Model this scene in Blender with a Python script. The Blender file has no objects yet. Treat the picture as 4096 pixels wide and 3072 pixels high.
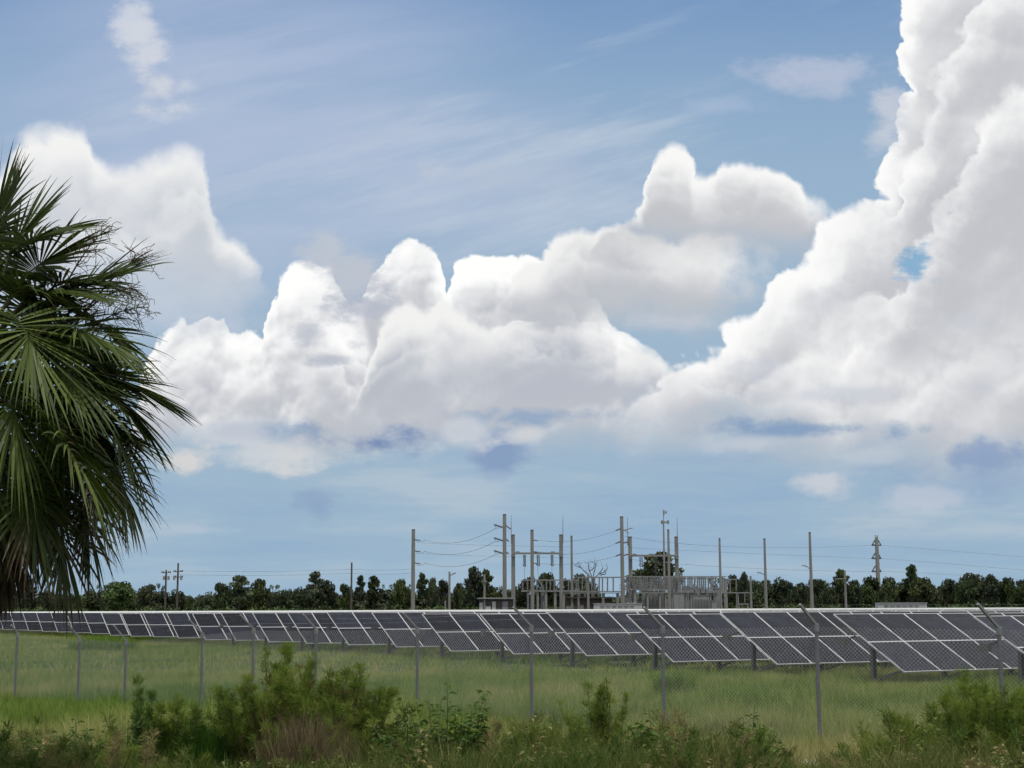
import bpy, math, random
import numpy as np
from mathutils import Vector, Matrix
R = math.radians
scene = bpy.context.scene

# ------------------------------------------------------------------ camera
F, HZ, ROLL, EYE = 6000.0, 2425.0, R(0.168), 2.65      # focal length and horizon in pixels of the 4096 px wide photograph
PITCH = math.atan((HZ - 1536) / F)
_c, _s, _cp, _sp = math.cos(ROLL), math.sin(ROLL), math.cos(PITCH), math.sin(PITCH)
_r0, _f0 = Vector((1, 0, 0)), Vector((0, _cp, _sp))
_d0 = Vector((0, _sp, -_cp))
CR, CD = _c * _r0 + _s * _d0, -_s * _r0 + _c * _d0
cam_data = bpy.data.cameras.new('camera')
cam_data.sensor_width = 36.0
cam_data.lens = 36.0 * F / 4096
cam_data.clip_start, cam_data.clip_end = 0.2, 6000
cam = bpy.data.objects.new('camera', cam_data)
scene.collection.objects.link(cam)
_m = Matrix((CR, -CD, -_f0)).transposed().to_4x4()
_m.translation = Vector((0, 0, EYE))
cam.matrix_world = _m
scene.camera = cam
scene.view_settings.view_transform = 'Standard'
scene.view_settings.look = 'None'
scene.view_settings.exposure = 0.0
scene.view_settings.gamma = 1.0
scene.cycles.max_bounces = 5
scene.cycles.diffuse_bounces = 2
scene.cycles.transparent_max_bounces = 8
scene.cycles.use_denoising = True
scene.cycles.use_adaptive_sampling = True
scene.cycles.adaptive_threshold = 0.02
scene.cycles.adaptive_min_samples = 12


def ray(px, py):
    return CR * (px - 2048) + CD * (py - 1536) + _f0 * F


def P(px, py, Y):
    """point at distance Y north of the camera that the photograph shows at (px, py)"""
    d = ray(px, py)
    return Vector((0, 0, EYE)) + d * (Y / d.y)


def UV(px, py):
    d = ray(px, py)
    return d.x / d.y, d.z / d.y


# ------------------------------------------------------------------ world: sky, veils and cumulus banks
K = 4096 / 2212
SUN_EL, SUN_AZ = R(76), R(165)           # azimuth measured clockwise from +Y (the view)
world = bpy.data.worlds.new('World')
scene.world = world
world.use_nodes = True
wt = world.node_tree
wt.nodes.clear()
N, LK = wt.nodes, wt.links


def _in(sock, v):
    if isinstance(v, bpy.types.NodeSocket):
        LK.new(v, sock)
    elif v is not None:
        sock.default_value = v


def M(op, a, b=None, c=None, clamp=False):
    n = N.new('ShaderNodeMath')
    n.operation = op
    n.use_clamp = clamp
    _in(n.inputs[0], a); _in(n.inputs[1], b); _in(n.inputs[2], c)
    return n.outputs[0]


def VM(op, a, b=None, c=None):
    n = N.new('ShaderNodeVectorMath')
    n.operation = op
    _in(n.inputs[0], a); _in(n.inputs[1], b)
    if c is not None:
        _in(n.inputs[2], c)
    return n.outputs['Value'] if op in ('LENGTH', 'DOT_PRODUCT', 'DISTANCE') else n.outputs['Vector']


def SS(x, lo, hi, a=0.0, b=1.0):
    n = N.new('ShaderNodeMapRange')
    n.interpolation_type = 'SMOOTHSTEP'
    _in(n.inputs['Value'], x)
    n.inputs['From Min'].default_value, n.inputs['From Max'].default_value = lo, hi
    n.inputs['To Min'].default_value, n.inputs['To Max'].default_value = a, b
    return n.outputs['Result']


def MIX(f, a, b):
    n = N.new('ShaderNodeMix')
    n.data_type = 'RGBA'
    _in(n.inputs[0], f)
    for s, v in ((n.inputs[6], a), (n.inputs[7], b)):
        if isinstance(v, tuple):
            v = (*v, 1.0)
        _in(s, v)
    return n.outputs[2]


def SEP(v):
    n = N.new('ShaderNodeSeparateXYZ')
    _in(n.inputs[0], v)
    return n.outputs


def COMB(x, y, z=0.0):
    n = N.new('ShaderNodeCombineXYZ')
    _in(n.inputs[0], x); _in(n.inputs[1], y); _in(n.inputs[2], z)
    return n.outputs[0]


def NOISE(v, scale, detail=4.0, rough=0.5, color=False, lac=2.0):
    n = N.new('ShaderNodeTexNoise')
    n.noise_dimensions = '2D'
    _in(n.inputs['Vector'], v)
    n.inputs['Scale'].default_value = scale
    n.inputs['Detail'].default_value = detail
    n.inputs['Roughness'].default_value = rough
    n.inputs['Lacunarity'].default_value = lac
    return n.outputs['Color'] if color else n.outputs['Fac']


def BILLOW(v, scale, detail=3.0, rough=0.55, sm=0.35):
    """rounded, outward bulging lumps: 1 at the middle of a lump, 0 in the creases"""
    n = N.new('ShaderNodeTexVoronoi')
    n.voronoi_dimensions = '2D'
    n.feature = 'SMOOTH_F1'
    n.inputs['Smoothness'].default_value = sm
    n.normalize = True
    _in(n.inputs['Vector'], v)
    n.inputs['Scale'].default_value = scale
    n.inputs['Detail'].default_value = detail
    n.inputs['Roughness'].default_value = rough
    n.inputs['Lacunarity'].default_value = 2.2
    d = n.outputs['Distance']
    return M('SUBTRACT', 1.0, M('MULTIPLY', M('MULTIPLY', d, d), 2.2))


U0, U1, V0, V1 = -0.6, 0.6, -0.1, 0.6


def CURVE(u01, pts):
    """piecewise linear height v(u) through points given as pixels of a 2212 px wide view"""
    n = N.new('ShaderNodeFloatCurve')
    _in(n.inputs['Value'], u01)
    n.inputs['Factor'].default_value = 1.0
    cu = n.mapping.curves[0]
    q = []
    for x, y in pts:
        u, v = UV(x * K, y * K)
        q.append(((u - U0) / (U1 - U0), (v - V0) / (V1 - V0)))
    q.sort()
    while len(cu.points) < len(q):
        cu.points.new(0.5, 0.5)
    for p, (a, b) in zip(cu.points, q):
        p.location = (min(1, max(0, a)), min(1, max(0, b)))
        p.handle_type = 'VECTOR'
    n.mapping.update()
    return M('MULTIPLY_ADD', n.outputs[0], V1 - V0, V0)


geo = N.new('ShaderNodeTexCoord').outputs['Generated']
gx, gy, gz = SEP(geo)
gy_ = M('MAXIMUM', M('ABSOLUTE', gy), 0.03)
PU, PV = M('DIVIDE', gx, gy_), M('DIVIDE', gz, gy_)
PT = COMB(PU, PV)

sky = N.new('ShaderNodeTexSky')
sky.sky_type = 'NISHITA'
sky.sun_disc = False
sky.sun_elevation = SUN_EL
sky.sun_rotation = SUN_AZ
sky.altitude = 0
sky.air_density, sky.dust_density, sky.ozone_density = 1.1, 1.2, 1.3
GAIN = 10.0                               # the Background runs at strength 0.1


def S(r, g, b):
    """display colour (0-255) as scene radiance before the Background strength"""
    return tuple((((c / 255 + 0.055) / 1.055) ** 2.4) * GAIN for c in (r, g, b))


# warps: a smooth one, plus lumps for cauliflower edges
wn = VM('SUBTRACT', NOISE(PT, 16.0, 6.0, 0.55, color=True), (0.5, 0.5, 0.5))
wx, wy, _w = SEP(wn)
fine = M('SUBTRACT', NOISE(PT, 60.0, 5.0, 0.6), 0.5)
PTW = VM('MULTIPLY_ADD', wn, (0.035, 0.03, 0.0), PT)
LX, LY = -0.0035, 0.0075                  # towards the light
bA = BILLOW(PTW, 26.0, rough=0.45, sm=0.25)
PTL = VM('MULTIPLY_ADD', wn, (0.02, 0.017, 0.0), PT)
hA = BILLOW(PTL, 17.0, 2.0, 0.3)
hA2 = BILLOW(VM('ADD', PTL, (LX, LY, 0)), 17.0, 2.0, 0.3)
gA = BILLOW(PTL, 36.0, 2.0, 0.45)
gA2 = BILLOW(VM('ADD', PTL, (LX * .6, LY * .6, 0)), 36.0, 2.0, 0.45)
PTB = VM('ADD', PTW, (3.1, 1.7, 0.0))
bB = BILLOW(PTB, 15.0)
PTM = VM('ADD', PTL, (3.1, 1.7, 0.0))
hB = BILLOW(PTM, 10.0, 1.5, 0.25)
hB2 = BILLOW(VM('ADD', PTM, (LX * 1.5, LY * 1.5, 0)), 10.0, 1.5, 0.25)
litS = M('ADD', M('SUBTRACT', hB, hB2), M('MULTIPLY', M('ADD', M('SUBTRACT', hA, hA2), M('SUBTRACT', gA, gA2)), 0.22))
litA, litB = M('ADD', M('SUBTRACT', hA, hA2), M('MULTIPLY', M('SUBTRACT', gA, gA2), 0.6)), M('ADD', M('SUBTRACT', hB, hB2), M('MULTIPLY', M('SUBTRACT', gA, gA2), 0.22))
puffn = M('SUBTRACT', NOISE(COMB(M('MULTIPLY', PU, 15.0), M('MULTIPLY', PV, 24.0)), 1.0, 7.0, 0.62), 0.5)
pn2 = M('SUBTRACT', NOISE(COMB(M('MULTIPLY', PU, 34.0), M('MULTIPLY', PV, 58.0)), 1.0, 6.0, 0.6), 0.5)
pwisp = M('ADD', M('MULTIPLY', pn2, 0.4), M('MULTIPLY', puffn, 0.75))
pmix = M('ADD', M('MULTIPLY', pn2, 0.75), M('MULTIPLY', puffn, 0.5))
big = M('SUBTRACT', NOISE(PT, 9.0, 2.0, 0.4), 0.5)
U01 = M('DIVIDE', M('SUBTRACT', PU, U0), U1 - U0)

# clear sky: the air low down is paler
rp = N.new('ShaderNodeValToRGB')
LK.new(M('DIVIDE', PV, 0.5), rp.inputs[0])
for k, (v, c) in enumerate([(0.0, (154, 177, 197)), (0.09, (158, 181, 202)), (0.2, (159, 184, 206)), (0.29, (152, 180, 206)), (0.36, (141, 171, 203)), (0.42, (122, 155, 196)), (0.5, (108, 142, 190))]):
    e = rp.color_ramp.elements[k] if k < 1 else rp.color_ramp.elements.new(v / 0.5)
    e.position = v / 0.5
    e.color = (*[x / GAIN for x in S(*c)], 1)
rp.color_ramp.elements.remove(rp.color_ramp.elements[-1])
col = MIX(0.92, sky.outputs[0], VM('MULTIPLY', rp.outputs[0], (GAIN, GAIN, GAIN)))
cz = NOISE(COMB(M('MULTIPLY_ADD', PV, 2.4, M('MULTIPLY', PU, 0.7)), M('MULTIPLY_ADD', PV, 6.5, M('MULTIPLY', PU, -1.6))), 1.6, 6.0, 0.58)
cz2 = NOISE(COMB(M('MULTIPLY', PU, 2.0), M('MULTIPLY', PV, 11.0)), 2.2, 5.0, 0.55)


def ELL(px, py, rx, ry, wob=0.25, noise=None, tilt=0.0):
    """1 at the middle of an ellipse, falling to 0 at its (wobbling) rim"""
    u, v = UV(px * K, py * K)
    su, sv = F / (rx * K), F / (ry * K)
    a = VM('SUBTRACT', PT, (u, v, 0))
    if tilt:
        a = VM('MULTIPLY', a, (su, sv, 0)) if False else a
        ax, ay, _z = SEP(a)
        ct, st = math.cos(R(tilt)), math.sin(R(tilt))
        a = COMB(M('MULTIPLY', M('ADD', M('MULTIPLY', ax, ct), M('MULTIPLY', ay, st)), su),
                 M('MULTIPLY', M('SUBTRACT', M('MULTIPLY', ay, ct), M('MULTIPLY', ax, st)), sv))
    else:
        a = VM('MULTIPLY', a, (su, sv, 0))
    ln = VM('LENGTH', a)
    if noise is not None:
        ln = M('MULTIPLY_ADD', noise, -wob, ln)
    return M('SUBTRACT', 1.0, ln)


def LAY(base, alpha, colour):
    return MIX(alpha, base, colour)


# the cirrus veils
col = MIX(SS(PV, 0.20, -0.01, 0.0, 0.78), col, S(152, 182, 206))
col = MIX(M('MULTIPLY', SS(cz, 0.15, 0.66), M('MULTIPLY', SS(ELL(520, 280, 900, 620), 0.0, 0.8), 1.0)), col, S(174, 189, 216))
col = MIX(M('MULTIPLY', SS(cz2, 0.2, 0.75), M('MULTIPLY', SS(ELL(800, 400, 900, 260, 0.4, wy), 0.0, 0.8), 0.8)), col, S(180, 193, 216))
col = MIX(M('MULTIPLY', SS(cz, 0.42, 0.75), M('MULTIPLY', SS(ELL(1250, 180, 620, 170, 0.4, wy, 24), 0.0, 0.7), 0.55)), col, S(160, 184, 210))
st = NOISE(COMB(M('MULTIPLY_ADD', PU, 3.0, M('MULTIPLY', PV, -1.5)), M('MULTIPLY_ADD', PV, 17.0, M('MULTIPLY', PU, -4.5))), 1.0, 7.0, 0.62)
col = MIX(M('MULTIPLY', SS(st, 0.50, 0.78), M('MULTIPLY', SS(PV, 0.16, 0.24), M('MULTIPLY_ADD', SS(ELL(1700, 60, 500, 420), 0.0, 0.7), -0.6, 0.85))), col, S(190, 202, 218))
col = MIX(SS(ELL(1775, 156, 230, 56, 2.4, pwisp), 0.0, 0.9, 0, 0.95), col, S(178, 190, 212))
col = MIX(SS(ELL(1560, 228, 140, 34, 2.4, pwisp), 0.0, 0.9, 0, 0.7), col, S(165, 185, 212))
col = MIX(SS(ELL(1060, 390, 260, 60, 2.0, pwisp), 0.0, 0.9, 0, 0.6), col, S(180, 192, 212))


low = NOISE(COMB(M('MULTIPLY', PU, 5.0), M('MULTIPLY', PV, 34.0)), 1.0, 6.0, 0.6)
lowm = M('MULTIPLY', SS(PV, -0.01, 0.04), SS(PV, 0.16, 0.08))
col = MIX(M('MULTIPLY', M('MULTIPLY', SS(low, 0.45, 0.75), lowm), 0.75), col, S(182, 197, 209))
col = MIX(M('MULTIPLY', M('MULTIPLY', SS(low, 0.48, 0.25), lowm), 0.55), col, S(140, 170, 202))


def BANK(col, top, base, bill, lit, bright, dark, amp=0.018, edge=0.004, soft=0.03, uw=0.012, k_lit=3.0, lowdark=0.5, fade=None, mid=0.55, H=0.045, subs=(), lump=0.036, ub=None, wk=0.03, rimk=0.52):
    """a bank of cumulus: heaps one before the other, each lit at its lumpy top and greyer towards its foot"""
    pu = M('MULTIPLY_ADD', wx, wk, M('MULTIPLY_ADD', ub if ub is not None else bill, uw, PU))
    u01 = M('DIVIDE', M('SUBTRACT', pu, U0 + uw * 0.6), U1 - U0)
    pv = M('MULTIPLY_ADD', fine, 0.005, M('MULTIPLY_ADD', wy, 0.02, PV))
    T = CURVE(u01, top)
    B = CURVE(u01, base)
    dt = M('ADD', M('SUBTRACT', T, pv), M('MULTIPLY_ADD', M('SUBTRACT', gA, 0.6), amp * 0.55, M('MULTIPLY', M('SUBTRACT', bill, 0.6), amp)))
    db = M('SUBTRACT', PV, M('MULTIPLY_ADD', wy, 0.03, M('MULTIPLY_ADD', puffn, 0.03, B)))
    a = M('MULTIPLY', SS(dt, 0.0, edge), SS(db, -soft, soft * 0.6))
    if fade:
        (xa, xb) = fade
        a = M('MULTIPLY', a, SS(M('MULTIPLY_ADD', puffn, 0.05, M('MULTIPLY_ADD', wx, 0.06, PU)), UV(xb * K, 600 * K)[0], UV(xa * K, 600 * K)[0]))
    tb = M('MAXIMUM', M('SUBTRACT', T, B), 0.02)
    low_ = M('MULTIPLY', M('SUBTRACT', M('DIVIDE', M('SUBTRACT', PV, B), tb, clamp=True), 0.5), lowdark)
    both = M('MULTIPLY_ADD', lit, k_lit, M('MULTIPLY_ADD', big, 0.9, M('MULTIPLY_ADD', fine, 0.10, M('ADD', low_, mid))))

    def tone(d, extra=0.0):
        return MIX(SS(M('MULTIPLY_ADD', SS(d, H, -H * 0.15), rimk, M('ADD', both, extra - 0.26)), 0.0, 1.0), S(*dark), S(*bright))
    c = tone(dt)
    for (f, ox, oy, sc, ed) in subs:
        own = None
        if isinstance(f, list):
            own, f = CURVE(M('DIVIDE', M('SUBTRACT', M('MULTIPLY_ADD', wx, 0.06, PU), U0), U1 - U0), f), 0.0
        bl = BILLOW(VM('ADD', PTL, (ox, oy, 0)), sc, 2.8, 0.5, 0.22)
        # how far the heap in front stands below the outline varies along the bank
        dr = M('MULTIPLY', M('MULTIPLY_ADD', M('SUBTRACT', NOISE(VM('ADD', PT, (ox, oy, 0)), 7.0, 1.0), 0.5), 1.5, f), M('MINIMUM', tb, 0.16))
        dk = M('ADD', M('SUBTRACT', own if own is not None else M('SUBTRACT', T, dr), pv), M('MULTIPLY_ADD', M('SUBTRACT', gA, 0.6), 0.016, M('MULTIPLY', M('SUBTRACT', bl, 0.6), lump)))
        # the rim dissolves here and there into the heap behind
        rim = M('MULTIPLY_ADD', SS(M('ADD', big, M('MULTIPLY', wx, 0.8)), -0.16, 0.16), 0.022, ed)
        n = N.new('ShaderNodeMapRange'); n.interpolation_type = 'SMOOTHSTEP'
        _in(n.inputs['Value'], dk); _in(n.inputs['From Max'], rim); n.inputs['From Min'].default_value = 0.0
        c = MIX(n.outputs['Result'], c, tone(dk, -0.04))
    return MIX(a, col, c)


LOW = 1500
def line(*p): return [(-1500, LOW), (p[0][0] - 60, p[0][1] + 300)] + list(p) + [(p[-1][0] + 60, p[-1][1] + 300), (3700, LOW)]


def slope(*p): return [(-1500, LOW), (p[0][0] - 420, p[0][1] + 330)] + list(p) + [(3700, LOW)]


def flat(y): return [(-1500, y), (3700, y)]


WH, GR = (252, 252, 252), (196, 200, 208)
# the bank behind the palm
col = BANK(col, line((-60, 420), (10, 370), (30, 340), (50, 295), (80, 280), (110, 280), (150, 263), (190, 272), (212, 325), (240, 352), (300, 357), (335, 345), (385, 330), (420, 324), (446, 340), (462, 385), (478, 470), (520, 515), (560, 560), (575, 600)),
           flat(615), bB, litB, (243, 243, 242), (196, 202, 211), amp=0.014, soft=0.05, edge=0.016, k_lit=1.0, lowdark=0.7, mid=0.52, fade=(500, 590), subs=((0.25, 1.3, .4, 20.0, 0.010), (0.5, 1.8, .6, 20.0, 0.012), (0.8, 2.3, .9, 18.0, 0.02)))
# far bright heaps
col = BANK(col, line((330, 760), (380, 705), (410, 698), (440, 690), (478, 694), (508, 738), (545, 750), (560, 735), (588, 742), (593, 690), (600, 645), (616, 620), (656, 606), (690, 602), (726, 602), (736, 645), (762, 690), (794, 684), (803, 605), (820, 562), (858, 552), (884, 542), (904, 538), (928, 550), (956, 566), (972, 600), (977, 660), (994, 664), (999, 600), (1026, 566), (1082, 558), (1122, 557), (1150, 566), (1178, 574), (1230, 610), (1290, 660), (1340, 720), (1400, 765), (1450, 800)),
           [(-1500, 930), (560, 925), (700, 940), (850, 936), (1000, 925), (3700, 930)], bA, litA, (255, 255, 254), (192, 195, 202), wk=0.02, amp=0.024, edge=0.004, soft=0.02, k_lit=1.3, lowdark=0.4, mid=0.52, fade=(1330, 1440), subs=((0.18, .7, .2, 30.0, 0.003), (0.36, 1.9, .6, 28.0, 0.004), (0.58, 2.6, 1.1, 30.0, 0.005), (0.85, 3.1, 1.6, 26.0, 0.010)))
# grey veil in front of the heaps
for x, y, rx, ry, o, c in [(705, 530, 60, 48, .8, (190, 197, 208)), (760, 590, 62, 90, .85, (192, 197, 207)), (790, 670, 80, 46, .85, (180, 186, 200)), (668, 718, 42, 30, .8, (182, 187, 199)), (720, 778, 62, 18, .85, (180, 186, 199)), (770, 745, 40, 16, .7, (190, 194, 204))]:
    col = MIX(SS(ELL(x, y, rx * 1.25, ry * 1.35, 3.0, pwisp), 0.0, 0.75, 0.0, o), col, S(*c))
# lower, greyer mass in the middle
col = BANK(col, line((770, 860), (790, 790), (800, 740), (835, 690), (900, 655), (935, 690), (955, 655), (978, 638), (1004, 676), (1060, 705), (1140, 690), (1240, 712), (1330, 725), (1340, 770), (1400, 762), (1438, 790), (1470, 812), (1510, 840)),
           [(-1500, 872), (800, 905), (900, 880), (1100, 868), (1440, 850), (3700, 850)], bB, litB, (242, 242, 241), (184, 189, 199), amp=0.014, edge=0.010, soft=0.026, k_lit=1.2, lowdark=0.9, mid=0.50, fade=(1420, 1520), subs=((0.22, 3.7, .2, 24.0, 0.006), (0.48, 4.4, .8, 24.0, 0.010), (0.75, 4.9, 1.3, 22.0, 0.016)))
# the grey shelf right of the middle
col = BANK(col, line((1080, 660), (1098, 615), (1112, 592), (1170, 575), (1190, 535), (1205, 518), (1262, 496), (1292, 512), (1322, 494), (1352, 487), (1382, 512), (1440, 520), (1540, 505), (1640, 512), (1720, 540)),
           flat(668), bB, litB, (243, 243, 242), (192, 195, 201), amp=0.014, edge=0.008, soft=0.024, k_lit=1.2, lowdark=0.9, mid=0.52, fade=(1560, 1680), subs=((0.3, 5.2, .3, 24.0, 0.008), (0.6, 5.7, .8, 22.0, 0.012)))
# the small heap above it
col = BANK(col, line((1300, 520), (1380, 470), (1398, 440), (1404, 395), (1412, 356), (1430, 336), (1456, 328), (1484, 332), (1502, 350), (1510, 384), (1535, 392), (1556, 388), (1572, 360), (1610, 338), (1640, 344), (1682, 362), (1722, 386), (1752, 420), (1800, 440), (1850, 470)),
           flat(510), bB, litB, (248, 248, 247), (194, 196, 201), amp=0.014, edge=0.008, soft=0.03, k_lit=1.2, lowdark=1.1, mid=0.50, fade=(1740, 1840), subs=((0.3, 6.1, .3, 26.0, 0.010), (0.6, 6.6, .8, 22.0, 0.014)))
# the tower on the right and its foot
col = BANK(col, line((1260, 930), (1300, 885), (1330, 868), (1385, 868), (1440, 842), (1454, 792), (1480, 774), (1524, 774), (1560, 750), (1600, 706), (1634, 698), (1660, 690), (1678, 640), (1686, 590), (1722, 560), (1752, 544), (1800, 492), (1822, 470), (1852, 460), (1880, 468), (1902, 425), (1920, 396), (1934, 345), (1947, 280), (1956, 210), (1964, 140), (1974, 70), (1988, -10), (2012, -120), (2300, -220), (3000, -300)),
           [(-1500, 930), (1400, 925), (1560, 905), (1700, 912), (1850, 950), (2000, 950), (2212, 965), (3700, 960)], bA, litS, (253, 253, 252), (194, 196, 202), amp=0.024, edge=0.010, ub=gA, soft=0.035, uw=0.02, k_lit=1.3, lowdark=0.35, mid=0.50, H=0.07, lump=0.05, fade=(1440, 1290), subs=(
    (slope((1700, 700), (1760, 640), (1830, 590), (1880, 540), (1930, 500), (1985, 400), (2035, 310), (2075, 230), (2110, 140), (2150, 90), (2230, 40), (2400, -60), (3000, -200)), 7.7, .2, 24.0, 0.006),
    (slope((1590, 790), (1640, 745), (1690, 690), (1745, 640), (1800, 625), (1870, 640), (1935, 600), (2000, 560), (2060, 500), (2110, 420), (2180, 370), (2260, 330), (3000, 200)), 8.3, .7, 25.0, 0.006),
    (slope((1420, 880), (1470, 815), (1540, 790), (1600, 745), (1680, 725), (1760, 735), (1830, 760), (1900, 715), (1980, 690), (2060, 700), (2130, 650), (2230, 620), (3000, 500)), 9.4, 1.2, 26.0, 0.008),
    (slope((1880, 480), (1920, 440), (1960, 360), (1990, 300), (2030, 215), (2060, 120), (2095, 50), (2150, -20), (3000, -200)), 11.4, .3, 26.0, 0.006),
    (slope((1990, 560), (2040, 470), (2100, 350), (2140, 260), (2190, 200), (2260, 170), (3000, 100)), 12.3, .9, 25.0, 0.008),
    (slope((1330, 905), (1400, 880), (1500, 845), (1580, 850), (1660, 825), (1750, 830), (1850, 860), (1930, 825), (2020, 815), (2100, 790), (2200, 760), (3000, 700)), 10.2, 1.7, 24.0, 0.014)))
col = MIX(SS(ELL(1976, 576, 60, 54, 2.6, pmix), 0.0, 0.55, 0.0, 1.0), col, S(138, 176, 208))
for x, y, rx, ry, o, c in [(1925, 240, 50, 60, .75, (204, 209, 219)), (1905, 300, 40, 60, .6, (206, 210, 219)), (1640, 800, 60, 26, .4, (196, 201, 213)), (2075, 690, 90, 34, .35, (198, 203, 213)), (1840, 852, 170, 22, .45, (192, 199, 212)), (2110, 835, 80, 28, .35, (196, 202, 213)), (1760, 650, 70, 36, .35, (198, 203, 213))]:
    col = MIX(SS(ELL(x, y, rx * 1.25, ry * 1.35, 3.0, pwisp), 0.0, 0.9, 0.0, o), col, S(*c))

# dark, rain-grey shreds low in the sky
DK = [(800, 955, 180, 34, 1.0, (122, 143, 182)), (1085, 975, 66, 48, .85, (132, 155, 190)), (690, 1082, 44, 34, .6, (138, 160, 192)),
      (1700, 928, 230, 18, .95, (134, 160, 192)), (2130, 985, 120, 22, .7, (132, 155, 190)), (1150, 900, 170, 18, .8, (140, 165, 195)),
      (1980, 1010, 120, 30, .35, (140, 163, 195)), (560, 930, 110, 14, .8, (140, 162, 192)), (2160, 1040, 120, 60, .35, (142, 162, 198))]
for x, y, rx, ry, o, c in DK:
    col = MIX(SS(ELL(x, y, rx * 1.35, ry * 1.5, 3.2, pwisp), 0.0, 0.95, 0.0, o), col, S(*c))
# the tall wisp at top left and small soft puffs
PF = [(282, 40, 44, 62, .9, (206, 212, 224)), (312, 120, 52, 80, .92, (208, 213, 223)), (340, 190, 62, 70, .92, (208, 212, 222)), (372, 232, 62, 40, .9, (206, 211, 222)), (398, 180, 36, 30, .6, (205, 211, 222)),
      (945, 365, 46, 42, .55, (196, 203, 215)), (330, 640, 240, 90, .55, (196, 206, 220)), (600, 985, 130, 34, .85, (206, 211, 216)), (650, 985, 66, 42, .7, (214, 214, 214)), (405, 992, 60, 22, .9, (216, 214, 212)),
      (1000, 935, 62, 36, .8, (206, 210, 216)), (1135, 940, 48, 18, .8, (212, 214, 217)), (1780, 1042, 72, 24, .75, (210, 211, 217)), (2005, 1076, 90, 28, .6, (196, 202, 215)),
      (1610, 962, 120, 22, .7, (196, 203, 214)), (1880, 985, 90, 20, .5, (200, 206, 216)), (1000, 1040, 260, 18, .35, (178, 195, 212)), (430, 1145, 80, 12, .5, (188, 198, 212)), (480, 930, 110, 30, .7, (205, 209, 216)), (1440, 690, 110, 26, .7, (196, 202, 212))]
for x, y, rx, ry, o, c in PF:
    col = MIX(SS(ELL(x, y, rx * 1.25, ry * 1.3, 2.9, pwisp), 0.0, 0.85, 0.0, o), col, S(*c))


bg = N.new('ShaderNodeBackground')
bg.inputs['Strength'].default_value = 0.1
LK.new(col, bg.inputs['Color'])
LK.new(bg.outputs[0], N.new('ShaderNodeOutputWorld').inputs['Surface'])
world.cycles.sampling_method = 'NONE'

sd = bpy.data.lights.new('sun', 'SUN')
sd.energy, sd.angle, sd.color = 3.0, R(2.0), (1.0, 0.96, 0.9)
sun = bpy.data.objects.new('sun', sd)
scene.collection.objects.link(sun)
sun.location = (0, -40, 80)
_to = Vector((math.sin(SUN_AZ) * math.cos(SUN_EL), math.cos(SUN_AZ) * math.cos(SUN_EL), math.sin(SUN_EL)))
sun.rotation_euler = _to.to_track_quat('Z', 'Y').to_euler()

# ------------------------------------------------------------------ helpers
COL = scene.collection


def rng_of(k):
    return np.random.default_rng(k)


def tag(o, label, cat, group=None, kind=None):
    if label: o['label'] = label
    if cat: o['category'] = cat
    if group: o['group'] = group
    if kind: o['kind'] = kind
    return o


def thing(name, label, cat, loc=(0, 0, 0), rz=0.0, group=None):
    o = bpy.data.objects.new(name, None)
    o.empty_display_size = 0.3
    COL.objects.link(o)
    o.location = loc
    o.rotation_euler = (0, 0, rz)
    return tag(o, label, cat, group)


def link(name, me, parent=None):
    o = bpy.data.objects.new(name, me)
    COL.objects.link(o)
    if parent is not None:
        o.parent = parent
    return o


def np_mesh(name, V, FC, mat, tint=None, smooth=False):
    """mesh from numpy arrays: V (n,3), FC (m,k) all faces with k corners"""
    V = np.ascontiguousarray(V, dtype=np.float32)
    FC = np.ascontiguousarray(FC, dtype=np.int32)
    me = bpy.data.meshes.new(name)
    m, k = FC.shape
    me.vertices.add(len(V)); me.vertices.foreach_set('co', V.ravel())
    me.loops.add(m * k); me.loops.foreach_set('vertex_index', FC.ravel())
    me.polygons.add(m)
    me.polygons.foreach_set('loop_start', np.arange(0, m * k, k, dtype=np.int32))
    if smooth:
        me.polygons.foreach_set('use_smooth', np.ones(m, dtype=bool))
    if tint is not None:
        a = me.attributes.new('tint', 'FLOAT', 'POINT')
        a.data.foreach_set('value', np.ascontiguousarray(tint, dtype=np.float32))
    me.materials.append(mat)
    me.update(calc_edges=True)
    return me


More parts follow.
